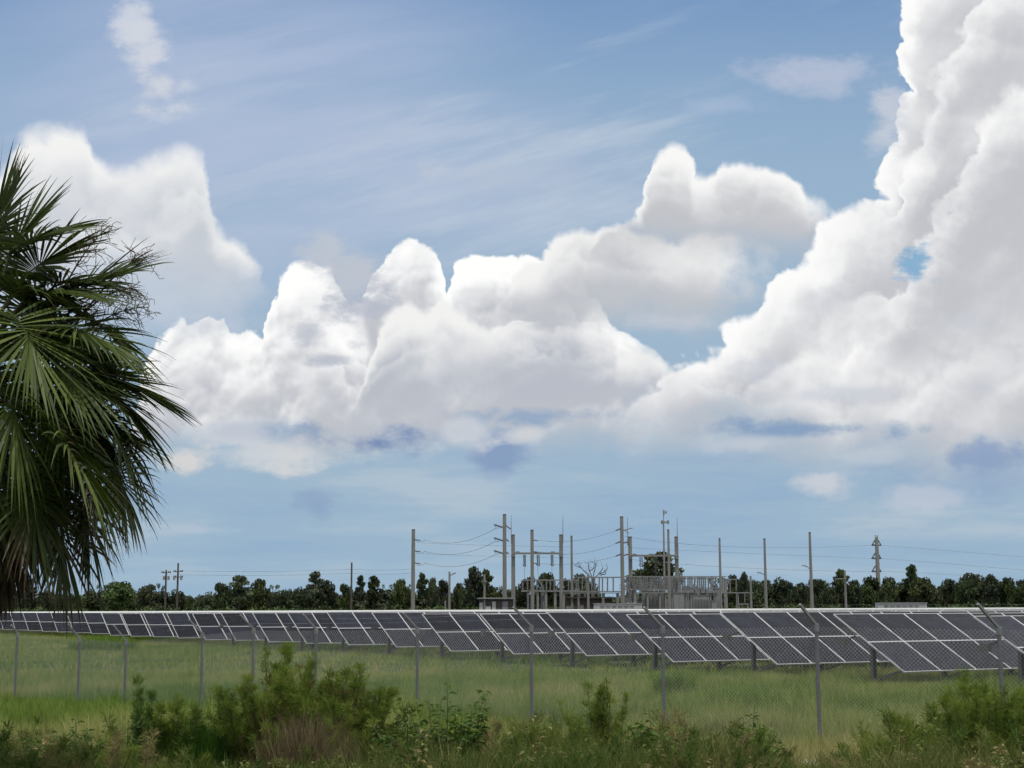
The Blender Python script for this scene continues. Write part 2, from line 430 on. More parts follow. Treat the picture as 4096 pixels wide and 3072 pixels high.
class MB:
    """collects boxes, bars and lathes into one mesh"""
    def __init__(self): self.v, self.f, self.mi = [], [], []

    def quad(self, a, b, c, d, mi=0):
        n = len(self.v)
        self.v += [tuple(a), tuple(b), tuple(c), tuple(d)]
        self.f.append((n, n + 1, n + 2, n + 3)); self.mi.append(mi)

    def box(self, c, s, mi=0, mat=None):
        hx, hy, hz = s[0] / 2, s[1] / 2, s[2] / 2
        n = len(self.v)
        for z in (-hz, hz):
            for x, y in ((-hx, -hy), (hx, -hy), (hx, hy), (-hx, hy)):
                p = Vector((x, y, z))
                if mat is not None: p = mat @ p
                self.v.append((p.x + c[0], p.y + c[1], p.z + c[2]))
        for q in ((0, 3, 2, 1), (4, 5, 6, 7), (0, 1, 5, 4), (1, 2, 6, 5), (2, 3, 7, 6), (3, 0, 4, 7)):
            self.f.append(tuple(n + i for i in q)); self.mi.append(mi)

    def tube(self, p0, p1, r0, r1=None, k=8, mi=0, caps=True):
        p0, p1 = Vector(p0), Vector(p1)
        r1 = r0 if r1 is None else r1
        d = (p1 - p0).normalized()
        a = d.orthogonal().normalized(); b = d.cross(a)
        n = len(self.v)
        for p, r in ((p0, r0), (p1, r1)):
            for i in range(k):
                t = 2 * math.pi * i / k
                self.v.append(tuple(p + a * (math.cos(t) * r) + b * (math.sin(t) * r)))
        for i in range(k):
            j = (i + 1) % k
            self.f.append((n + i, n + j, n + k + j, n + k + i)); self.mi.append(mi)
        if caps:
            self.f.append(tuple(n + i for i in reversed(range(k)))); self.mi.append(mi)
            self.f.append(tuple(n + k + i for i in range(k))); self.mi.append(mi)

    def path(self, pts, r, k=6, mi=0):
        for i in range(len(pts) - 1):
            rr = r if not isinstance(r, (list, tuple)) else r[i]
            r2 = r if not isinstance(r, (list, tuple)) else r[i + 1]
            self.tube(pts[i], pts[i + 1], rr, r2, k, mi, caps=(i in (0, len(pts) - 2)))

    def bar(self, p0, p1, w, h, mi=0):
        """rectangular bar between two points"""
        p0, p1 = Vector(p0), Vector(p1)
        d = p1 - p0
        q = d.to_track_quat('X', 'Z').to_matrix()
        self.box((p0 + p1) / 2, (d.length, w, h), mi, q)

    def mesh(self, name, *mats):
        me = bpy.data.meshes.new(name)
        me.from_pydata(self.v, [], self.f)
        for m in mats: me.materials.append(m)
        if len(mats) > 1: me.polygons.foreach_set('material_index', self.mi)
        me.update()
        return me

    def build(self, name, mat, parent=None):
        return link(name, self.mesh(name, *(mat if isinstance(mat, tuple) else (mat,))), parent)


# ------------------------------------------------------------------ materials
def nodes_of(name):
    m = bpy.data.materials.new(name)
    m.use_nodes = True
    nt = m.node_tree
    b = nt.nodes['Principled BSDF']
    return m, nt, b


def ramp(nt, fac, stops):
    r = nt.nodes.new('ShaderNodeValToRGB')
    nt.links.new(fac, r.inputs[0])
    el = r.color_ramp.elements
    while len(el) < len(stops): el.new(0.5)
    for e, (p, c) in zip(el, stops):
        e.position = p; e.color = (*c, 1)
    return r.outputs[0]


def mat_plain(name, a, b=None, rough=0.7, metal=0.0, scale=3.0, stretch=(1, 1, 1), spec=0.4, bump=0.0):
    """a weathered surface: two tones mixed by noise"""
    m, nt, bs = nodes_of(name)
    b = b or tuple(x * 0.75 for x in a)
    tc = nt.nodes.new('ShaderNodeTexCoord')
    mp = nt.nodes.new('ShaderNodeMapping'); mp.inputs['Scale'].default_value = stretch
    nt.links.new(tc.outputs['Object'], mp.inputs[0])
    nz = nt.nodes.new('ShaderNodeTexNoise')
    nz.inputs['Scale'].default_value = scale; nz.inputs['Detail'].default_value = 6; nz.inputs['Roughness'].default_value = 0.65
    nt.links.new(mp.outputs[0], nz.inputs[0])
    nt.links.new(ramp(nt, nz.outputs[0], [(0.32, b), (0.68, a)]), bs.inputs['Base Color'])
    bs.inputs['Roughness'].default_value = rough
    bs.inputs['Metallic'].default_value = metal
    bs.inputs['Specular IOR Level'].default_value = spec
    if bump:
        bp = nt.nodes.new('ShaderNodeBump'); bp.inputs['Strength'].default_value = bump
        nt.links.new(nz.outputs[0], bp.inputs['Height']); nt.links.new(bp.outputs[0], bs.inputs['Normal'])
    return m


def mat_leaf(name, stops, rough=0.55, trans=0.3, spec=0.3, vary=0.0):
    """foliage coloured leaf by leaf from the mesh's own tint value"""
    m, nt, bs = nodes_of(name)
    at = nt.nodes.new('ShaderNodeAttribute'); at.attribute_name = 'tint'
    c = ramp(nt, at.outputs['Fac'], stops)
    if vary:      # each plant its own green
        oi = nt.nodes.new('ShaderNodeObjectInfo')
        hv = nt.nodes.new('ShaderNodeHueSaturation'); nt.links.new(c, hv.inputs['Color'])
        for out, lo, hi in (('Value', 1 - vary, 1 + vary), ('Saturation', 0.7, 1.25), ('Hue', 0.475, 0.515)):
            mr = nt.nodes.new('ShaderNodeMapRange'); mr.inputs['To Min'].default_value = lo; mr.inputs['To Max'].default_value = hi
            k = nt.nodes.new('ShaderNodeMath'); k.operation = 'FRACT'
            g = nt.nodes.new('ShaderNodeMath'); g.operation = 'MULTIPLY'; g.inputs[1].default_value = {'Value': 1.0, 'Saturation': 7.3, 'Hue': 13.7}[out]
            nt.links.new(oi.outputs['Random'], g.inputs[0]); nt.links.new(g.outputs[0], k.inputs[0]); nt.links.new(k.outputs[0], mr.inputs[0]); nt.links.new(mr.outputs[0], hv.inputs[out])
        c = hv.outputs[0]
    nt.links.new(c, bs.inputs['Base Color'])
    bs.inputs['Roughness'].default_value = rough
    bs.inputs['Specular IOR Level'].default_value = spec
    if trans:
        tr = nt.nodes.new('ShaderNodeBsdfTranslucent')
        nt.links.new(c, tr.inputs[0])
        mx = nt.nodes.new('ShaderNodeMixShader'); mx.inputs[0].default_value = trans
        nt.links.new(bs.outputs[0], mx.inputs[1]); nt.links.new(tr.outputs[0], mx.inputs[2])
        nt.links.new(mx.outputs[0], nt.nodes['Material Output'].inputs[0])
    return m


def mat_ground():
    m, nt, bs = nodes_of('turf')
    tc = nt.nodes.new('ShaderNodeTexCoord')
    nz = nt.nodes.new('ShaderNodeTexNoise'); nz.inputs['Scale'].default_value = 0.35; nz.inputs['Detail'].default_value = 9
    nt.links.new(tc.outputs['Object'], nz.inputs[0])
    nt.links.new(ramp(nt, nz.outputs[0], [(0.3, (0.028, 0.042, 0.012)), (0.52, (0.05, 0.065, 0.02)), (0.72, (0.085, 0.085, 0.035))]), bs.inputs['Base Color'])
    bs.inputs['Roughness'].default_value = 0.95
    bs.inputs['Specular IOR Level'].default_value = 0.1
    return m


def mat_glass():
    m, nt, bs = nodes_of('solar_glass')
    tc = nt.nodes.new('ShaderNodeTexCoord')
    sp = nt.nodes.new('ShaderNodeSeparateXYZ'); nt.links.new(tc.outputs['UV'], sp.inputs[0])
    def mth(op, a, b=None):
        n = nt.nodes.new('ShaderNodeMath'); n.operation = op
        for s, v in zip(n.inputs, (a, b)):
            if v is None: continue
            if isinstance(v, bpy.types.NodeSocket): nt.links.new(v, s)
            else: s.default_value = v
        return n.outputs[0]
    gx_ = mth('LESS_THAN', mth('FRACT', mth('MULTIPLY', sp.outputs[0], 10.0)), 0.06)
    gy2 = mth('LESS_THAN', mth('FRACT', mth('MULTIPLY', sp.outputs[1], 12.0)), 0.05)
    grid = mth('MAXIMUM', gx_, gy2)
    nz = nt.nodes.new('ShaderNodeTexNoise'); nz.inputs['Scale'].default_value = 2.5; nz.inputs['Detail'].default_value = 3
    nt.links.new(tc.outputs['Object'], nz.inputs[0])
    base = ramp(nt, nz.outputs[0], [(0.3, (0.007, 0.008, 0.013)), (0.7, (0.015, 0.017, 0.026))])
    mx = nt.nodes.new('ShaderNodeMix'); mx.data_type = 'RGBA'
    nt.links.new(mth('MULTIPLY', grid, 0.3), mx.inputs[0]); nt.links.new(base, mx.inputs[6]); mx.inputs[7].default_value = (0.04, 0.04, 0.05, 1)
    oi = nt.nodes.new('ShaderNodeObjectInfo')
    hv = nt.nodes.new('ShaderNodeHueSaturation'); nt.links.new(mx.outputs[2], hv.inputs['Color'])
    nt.links.new(mth('ADD', mth('MULTIPLY', oi.outputs['Random'], 0.9), 0.55), hv.inputs['Value'])
    nt.links.new(hv.outputs[0], bs.inputs['Base Color'])
    bs.inputs['Roughness'].default_value = 0.22
    nt.links.new(mth('ADD', mth('MULTIPLY', nz.outputs[0], 0.2), 0.12), bs.inputs['Roughness'])
    bs.inputs['Specular IOR Level'].default_value = 0.045
    return m


MT = dict(
    ground=mat_ground(), glass=mat_glass(),
    alu=mat_plain('pale_aluminium', (0.49, 0.50, 0.50), (0.38, 0.39, 0.39), 0.45, 0.0, 6),
    backsheet=mat_plain('panel_back', (0.10, 0.10, 0.10), None, 0.8),
    galv_dark=mat_plain('galvanised_steel_dark', (0.10, 0.10, 0.10), (0.06, 0.06, 0.06), 0.6, 0.0, 8),
    galv=mat_plain('galvanised_steel', (0.17, 0.175, 0.18), (0.11, 0.115, 0.12), 0.5, 0.2, 14, (1, 1, 4)),
    arm=mat_plain('galvanised_arm_lit', (0.22, 0.225, 0.23), (0.15, 0.155, 0.16), 0.5, 0.1, 14),  # post steel made paler: light on the upward faces is in the colour
    wire=mat_plain('fence_wire', (0.27, 0.275, 0.28), None, 0.5, 0.2, 9),
    concrete=mat_plain('spun_concrete', (0.24, 0.235, 0.22), (0.17, 0.165, 0.152), 0.85, 0, 1.6, (1, 1, .12)),
    steel=mat_plain('substation_steel', (0.27, 0.272, 0.266), (0.18, 0.182, 0.178), 0.6, 0, 2.5),
    darkpole=mat_plain('creosoted_wood', (0.10, 0.085, 0.07), (0.06, 0.05, 0.042), 0.9, 0, 2, (1, 1, .1)),
    porcelain=mat_plain('brown_grey_porcelain', (0.11, 0.10, 0.105), None, 0.35),
    cable=mat_plain('line_cable', (0.16, 0.165, 0.17), None, 0.5),
    brown=mat_plain('brown_painted_sheet', (0.085, 0.06, 0.05), (0.06, 0.045, 0.038), 0.8),
    shadebrown=mat_plain('dark_bronze_sheet', (0.07, 0.062, 0.052), None, 0.8),
    palewall=mat_plain('pale_grey_sheet', (0.46, 0.46, 0.44), (0.36, 0.36, 0.345), 0.6, 0, 1.2, (1, 1, .3)),
    tank=mat_plain('grey_enamel', (0.24, 0.245, 0.242), (0.17, 0.175, 0.172), 0.55, 0, .9, (1, 1, .3)),
    trunk=mat_plain('bark', (0.10, 0.085, 0.07), (0.05, 0.042, 0.035), 0.95, 0, 4, (1, 1, .3), bump=.5),
    palmtrunk=mat_plain('palm_bark', (0.14, 0.115, 0.09), (0.06, 0.048, 0.036), 0.95, 0, 9, (1, 1, 1), bump=.8),
    deadwood=mat_plain('bare_grey_wood', (0.10, 0.09, 0.088), None, 0.9),
    paper=mat_plain('white_litter', (0.8, 0.8, 0.8), None, 0.7),
    stem=mat_plain('weed_stem', (0.10, 0.10, 0.045), (0.07, 0.06, 0.035), 0.8),
    tree=mat_leaf('tree_leaves', [(0.0, (0.026, 0.036, 0.020)), (0.5, (0.054, 0.074, 0.034)), (1.0, (0.100, 0.132, 0.050))], 0.7, 0.15, .15, .4),
    palm=mat_leaf('palm_leaf', [(0.0, (0.075, 0.045, 0.024)), (0.22, (0.06, 0.048, 0.02)), (0.35, (0.034, 0.046, 0.012)), (0.65, (0.036, 0.060, 0.012)), (1.0, (0.10, 0.13, 0.024))], 0.5, 0.18, .2),
    dead=mat_leaf('dead_palm_leaf', [(0.0, (0.035, 0.024, 0.016)), (1.0, (0.10, 0.072, 0.048))], 0.8, 0.1, .1),
    flower=mat_plain('dry_flower_stalk', (0.12, 0.10, 0.06), None, 0.9),
    grass=mat_leaf('grass_blades', [(0.0, (0.066, 0.148, 0.017)), (0.4, (0.142, 0.228, 0.036)), (0.7, (0.235, 0.278, 0.070)), (1.0, (0.40, 0.36, 0.16))], 0.7, 0.35, .12),
    weed=mat_leaf('weed_leaves', [(0.0, (0.026, 0.070, 0.010)), (0.5, (0.055, 0.112, 0.016)), (1.0, (0.105, 0.160, 0.028))], 0.6, 0.3, .2),
    tangle=mat_leaf('mixed_weed_leaves', [(0.0, (0.022, 0.055, 0.010)), (0.35, (0.058, 0.108, 0.018)), (0.68, (0.12, 0.15, 0.034)), (1.0, (0.24, 0.19, 0.09))], 0.65, 0.3, .15),
    fennel=mat_leaf('feathery_weed_leaves', [(0.0, (0.17, 0.11, 0.055)), (0.22, (0.15, 0.13, 0.05)), (0.35, (0.075, 0.120, 0.018)), (0.65, (0.118, 0.175, 0.026)), (1.0, (0.20, 0.250, 0.050))], 0.7, 0.45, .12),
    reed=mat_leaf('dense_reed', [(0.0, (0.022, 0.080, 0.008)), (1.0, (0.065, 0.150, 0.015))], 0.6, 0.3, .2),
    dry=mat_leaf('dry_stems', [(0.0, (0.095, 0.066, 0.040)), (0.5, (0.165, 0.128, 0.070)), (1.0, (0.30, 0.25, 0.145))], 0.9, 0.15, .1),
)

# ------------------------------------------------------------------ ground
TH, TAU, LEN, PW = 0.5161, 0.508, 3.8527, 1.65         # bearing, tilt and slope length of the tables, width of a panel
X0, Y0, Z0, PITCH_ROW, OFF, DZ = 14.4176, 47.5274, 2.3537, 6.4044, -0.0547, -0.0116
RV = Vector((math.cos(TH), math.sin(TH), 0))
NV = Vector((-math.sin(TH), math.cos(TH), 0))


def gnd(x, y):
    d = NV.x * (x - X0) + NV.y * (y - Y0)
    return -0.0018 * min(max(d, 0.0), 420.0)


def build_ground():
    xs = np.concatenate([np.linspace(-3000, -160, 12), np.linspace(-150, 200, 71), np.linspace(220, 3000, 12)])
    ys = np.concatenate([np.linspace(-300, -12, 7), np.linspace(-10, 420, 109), np.linspace(460, 5200, 14)])
    V = np.array([(x, y, gnd(x, y)) for y in ys for x in xs])
    nx = len(xs)
    FC = np.array([(j * nx + i, j * nx + i + 1, (j + 1) * nx + i + 1, (j + 1) * nx + i) for j in range(len(ys) - 1) for i in range(nx - 1)])
    o = link('ground', np_mesh('ground', V, FC, MT['ground'], smooth=True))
    tag(o, 'rough green ground under the grass and the solar rows', 'ground', kind='structure')


build_ground()

# ------------------------------------------------------------------ solar rows
ORD = 'first second third fourth fifth sixth seventh eighth ninth tenth eleventh twelfth thirteenth fourteenth fifteenth sixteenth seventeenth eighteenth nineteenth twentieth'.split()
HL = LEN / 2
FR, TK = 0.027, 0.04
ST, CT = math.sin(TAU), math.cos(TAU)


def slope_pt(x, s, up=0.0):
    """row coordinates: x along the row, s down the slope from the top edge, up off the glass"""
    return Vector((x, LEN * CT / 2 - s * CT - up * ST * 1.0 * 1.0, -s * ST + up * CT))


def panel_meshes(ncols, halves):
    """glass + frames of a run of panels, in row coordinates with the top edge at z = 0"""
    g, f = MB(), MB()
    uv = []
    for c in range(ncols):
        for h in halves:
            x0, x1, s0, s1 = c * PW, (c + 1) * PW - 0.006, h * HL, (h + 1) * HL - 0.006
            g.quad(slope_pt(x0 + FR, s1 - FR), slope_pt(x1 - FR, s1 - FR), slope_pt(x1 - FR, s0 + FR), slope_pt(x0 + FR, s0 + FR))
            g.quad(slope_pt(x0 + FR, s0 + FR, -.03), slope_pt(x1 - FR, s0 + FR, -.03), slope_pt(x1 - FR, s1 - FR, -.03), slope_pt(x0 + FR, s1 - FR, -.03), 1)
            for (a, b, e, d) in ((x0, s0, x1, s0 + FR), (x0, s1 - FR, x1, s1), (x0, s0 + FR, x0 + FR, s1 - FR), (x1 - FR, s0 + FR, x1, s1 - FR)):
                tp = [slope_pt(a, d, .006), slope_pt(e, d, .006), slope_pt(e, b, .006), slope_pt(a, b, .006)]
                bt = [slope_pt(a, d, -TK), slope_pt(e, d, -TK), slope_pt(e, b, -TK), slope_pt(a, b, -TK)]
                f.quad(*tp); f.quad(bt[3], bt[2], bt[1], bt[0])
                for i in range(4):
                    j = (i + 1) % 4
                    f.quad(bt[i], bt[j], tp[j], tp[i])
    gm = g.mesh('solar_panel', MT['glass'], MT['backsheet'])
    ul = gm.uv_layers.new(name='UVMap')
    ul.data.foreach_set('uv', np.tile(np.array([0, 0, 1, 0, 1, 1, 0, 1], dtype=np.float32), len(gm.polygons)))
    return gm, f.mesh('panel_frame', MT['alu'])


PANEL = [panel_meshes(1, (h,)) for h in (0, 1)]
RES = [-14.3, 1.7, 14.0, -5.3, 11.5, -3.5, -4.3, 9.0, 8.3, 3.7, 1.2, .8, -5.6, -2, -2.4, -6.7, -7]
_runs = {}


def run_mesh(n, halves=(0, 1)):
    if n not in _runs:
        g, f = panel_meshes(n, halves)
        me = MB()
        me.v = [tuple(v.co) for v in g.vertices] + [tuple(v.co) for v in f.vertices]
        k = len(g.vertices)
        me.f = [tuple(p.vertices) for p in g.polygons] + [tuple(i + k for i in p.vertices) for p in f.polygons]
        me.mi = [p.material_index for p in g.polygons] + [2] * len(f.polygons)
        m = me.mesh('panel_run', MT['glass'], MT['backsheet'], MT['alu'])
        ul = m.uv_layers.new(name='UVMap')
        ul.data.foreach_set('uv', np.tile(np.array([0, 0, 1, 0, 1, 1, 0, 1], dtype=np.float32), len(m.polygons)))
        _runs[n] = m
    return _runs[n]


def support(parent, zt, x, first):
    """one post with its brace, below the table"""
    m = MB(); m.bar((x, 0.25, -zt - .2), (x, 0.25, -LEN / 2 * ST + .09), 0.13, 0.16); m.build('support_post', MT['galv_dark'], parent)
    m = MB(); m.bar((x, 0.25, -zt + .12), slope_pt(x, LEN - .35, -.12), 0.07, 0.07); m.build('brace', MT['galv_dark'], parent)
    m = MB(); m.bar(slope_pt(x, .25, -.11), slope_pt(x, LEN - .2, -.11), 0.07, 0.10); m.build('rafter', MT['galv_dark'], parent)


NROW = 47
for i in range(NROW):
    O = Vector((X0, Y0, Z0)) + i * (PITCH_ROW * NV + OFF * RV) + Vector((0, 0, DZ * i))
    if i < len(RES):
        O.z += RES[i] / 2 * O.y / F * 0.9
    base = O - NV * (LEN * CT / 2)
    g0 = gnd(base.x, base.y)
    zt = O.z - g0
    xr = (0.372 * O.y - O.x) / (RV.x - 0.372 * RV.y)          # where the row leaves the picture on the right
    ncol = max(6, int(xr / PW) + 4)
    near = i < 23
    if i == 0: lab = 'row of dark solar panels nearest the camera, cut off by the right edge'
    elif i < 20: lab = f'{ORD[i]} row of dark solar panels counted back from the right edge'
    elif i < 23: lab = ['twenty-first', 'twenty-second', 'twenty-third'][i - 20] + ' row of dark solar panels counted back, behind the palm skirt'
    else: lab = 'far row of solar panels seen only as a thin pale line'
    t = thing('solar_row', lab, 'solar array', (base.x, base.y, g0), TH, 'rows of solar panels in the field' if near else 'far rows of solar panels')
    if near:
        nind = 6 if i < 14 else 4
        for c in range(nind):
            for h in (0, 1):
                p = link('solar_panel', PANEL[h][0], t); p.location = (c * PW, 0, zt)
                fr = link('panel_frame', PANEL[h][1], p)
        rest = ncol - nind
    else:
        nind, rest = 0, ncol
    if rest > 0:
        rest = int(math.ceil(rest / 6) * 6)
        p = link('panel_run', run_mesh(rest), t); p.location = (nind * PW, 0, zt)
        if near: p['kind'] = 'stuff'
    if i < 12:
        sup = bpy.data.objects.new('_', None)
        for q, x in enumerate((0.45, 3.75, 7.05)):
            before = set(t.children)
            support(t, zt, x, q == 0)
            for ch in set(t.children) - before: ch.location = (0, 0, zt)
        bpy.data.objects.remove(sup)
        m = MB(); m.box((-0.10, 1.15, -.95), (0.16, 0.34, 0.26)); m.bar((-0.02, 1.05, -.9), (.4, 1.05, -.75), .04, .04)
        b = m.build('combiner_box', MT['galv_dark'], t); b.location = (0, 0, zt)

# ------------------------------------------------------------------ chain link fence
FP = [(-190, 2532, 45.5), (70, 2530, 44), (320, 2551, 42.5), (505, 2560, 41), (810, 2532, 39.5), (1015, 2514, 38), (1265, 2514, 36.2), (1670, 2511, 33.6), (2125, 2502, 31), (2650, 2505, 28.7), (3265, 2496, 26.7), (3995, 2508, 25), (4850, 2512, 23.4)]
AT = [(-48, -53), (-25, -30), (-48, -55), (-51, -60), (-55, -55), (-53, -55), (-53, -58), (-58, -60), (-72, -74), (-74, -76), (-66, -79), (-84, -93), (-90, -96)]
fence = thing('chain_link_fence', 'grey chain link fence with angled post arms in front of the solar rows', 'fence', (P(2650, 2505, 28.7).x, 28.7, 0))
FO = fence.location
elb, tips = [], []
for (px, py, D), (ax, ay) in zip(FP, AT):
    e = P(px, py, D); tp = P(px + ax, py + ay, D - .2)
    elb.append(e); tips.append(tp)
    m = MB()
    gz_ = gnd(e.x, e.y)
    m.tube(Vector((e.x, e.y, gz_ - .3)) - FO, e - FO, 0.036, 0.036, 10)
    post = m.build('fence_post', MT['galv'], fence)
    m = MB()
    m.tube(e - FO - Vector((0, 0, .13)), e - FO + Vector((0, 0, .012)), 0.047, 0.047, 10)
    m.bar(e - FO + Vector((0, 0, -.02)), tp - FO, 0.048, 0.04)
    m.build('post_arm', MT['arm'], post)
V, T3 = [], []


def wire(a, b, r):
    """one straight wire as a thin three sided prism"""
    d = (b - a).normalized(); u = d.orthogonal().normalized() * r; w = d.cross(u)
    n = len(V)
    for p in (a, b):
        for k in range(3):
            V.append(p + u * math.cos(2.094 * k) + w * math.sin(2.094 * k))
    for k in range(3):
        j = (k + 1) % 3
        T3.append((n + k, n + j, n + 3 + j, n + 3 + k))


for q in range(len(elb) - 1):
    a, b = elb[q], elb[q + 1]
    L = (Vector((b.x - a.x, b.y - a.y))).length
    top0, top1 = a.z - .05, b.z - .05
    def at(s, h):
        f = s / L
        return Vector((a.x + (b.x - a.x) * f, a.y + (b.y - a.y) * f, (gnd(a.x, a.y) + .03) * (1 - h) + h * (top0 * (1 - f) + top1 * f))) - FO
    Hh = top0 - gnd(a.x, a.y); sp = 0.073
    s = -Hh
    while s < L:
        # wires rising to either side, clipped to this bay
        for up in (0, 1):
            s0, s1, h0, h1 = s, s + Hh, 0.0, 1.0
            if s0 < 0: h0 = -s0 / Hh; s0 = 0
            if s1 > L: h1 = h1 - (s1 - L) / Hh; s1 = L
            if s1 - s0 > .02:
                if up: wire(at(s0, 1 - h0), at(s1, 1 - h1), .0026)
                else: wire(at(s0, h0), at(s1, h1), .0026)
        s += sp
me = np_mesh('chain_link_mesh', np.array([tuple(v) for v in V]), np.array(T3), MT['wire'])
link('chain_link_mesh', me, fence)
m = MB()
for f in (0.35, 0.65, 0.97):
    for q in range(len(elb) - 1):
        m.tube(elb[q].lerp(tips[q], f) - FO, elb[q + 1].lerp(tips[q + 1], f) - FO, .0016, .0016, 3)
m.build('barbed_wire', MT['wire'], fence)

# ------------------------------------------------------------------ palm
def frond_mesh(rg, d, pl, leaf, droop, n, mat, t0, t1, roll=0.0, spread=112, name='frond', tipdry=0.0):
    """a fan leaf from the origin: arching stalk, short midrib, folded leaflets that droop and fray"""
    d = Vector(d).normalized()
    side = d.cross(Vector((0, 0, 1)))
    if side.length < .1: side = Vector((1, 0, 0))
    side.normalize()
    up = side.cross(d).normalized()
    side, up = side * math.cos(roll) + up * math.sin(roll), up * math.cos(roll) - side * math.sin(roll)
    V, FC, TT = [], [], []

    def strip(pts, ws, nrm, tv):
        k = len(V)
        for p, w, tt in zip(pts, ws, tv):
            V.append(p - nrm * w); V.append(p + nrm * w); TT.extend((tt, tt))
        for i in range(len(pts) - 1):
            FC.append((k + 2 * i, k + 2 * i + 1, k + 2 * i + 3, k + 2 * i + 2))
    pet = []
    for i in range(7):
        f = i / 6
        pet.append(d * (pl * f) + Vector((0, 0, -droop * .35 * pl * f * f)))
    strip(pet, [.022] * 6 + [.02], side, [.4] * 7)
    strip([p + up * .004 for p in pet], [.02] * 6 + [.015], up, [.45] * 7)
    hub = pet[-1]
    ax = (pet[-1] - pet[-2]).normalized()
    rib = [hub]
    for i in range(5):
        ax = (ax + Vector((0, 0, -droop * .16))).normalized()
        rib.append(rib[-1] + ax * (leaf * .085))
    strip(rib, [.018, .015, .012, .01, .007, .004], side, [.45] * 6)
    for j in range(n):
        f = j / (n - 1) * 2 - 1
        ang = R(spread) * f
        rf = (1 - abs(f)) ** 0.8 * 5
        k = min(4, int(rf)); o = rib[k].lerp(rib[k + 1], rf - k)
        a2 = (rib[min(5, k + 1)] - rib[k]).normalized()
        dirv = (a2 * math.cos(ang) + side * math.sin(ang) + up * (.25 * abs(f) + rg.normal(0, .05))).normalized()
        L = leaf * (0.80 + .2 * math.cos(ang * .8)) * rg.uniform(.88, 1.06)
        nm = dirv.cross(up)
        if nm.length < .05: nm = side
        nm = nm.normalized()
        nm = (nm * math.cos(.5) + up * math.sin(.5) * (1 if j % 2 else -1)).normalized()
        pts, ws, tv = [], [], []
        p = o.copy(); dv = dirv.copy()
        tb = rg.uniform(t0, t1)
        dr = droop * rg.uniform(.7, 1.35)
        kink = rg.random() < .18
        for i in range(8):
            q = i / 7
            pts.append(p.copy())
            ws.append(.0125 * (.35 + 1.25 * min(1, q * 2.2)) * max(.06, 1 - q ** 2.2 * 1.0) )
            tv.append(max(0, tb - tipdry * q * q))
            dv = (dv + Vector((0, 0, -dr * (.02 + .05 * q * q + .30 * q ** 4 + (.35 if kink and i == 4 else 0))))).normalized()
            p = p + dv * (L / 7)
        strip(pts, ws, nm, tv)
    return np_mesh(name, np.array([tuple(v) for v in V]), np.array(FC), mat, np.array(TT))


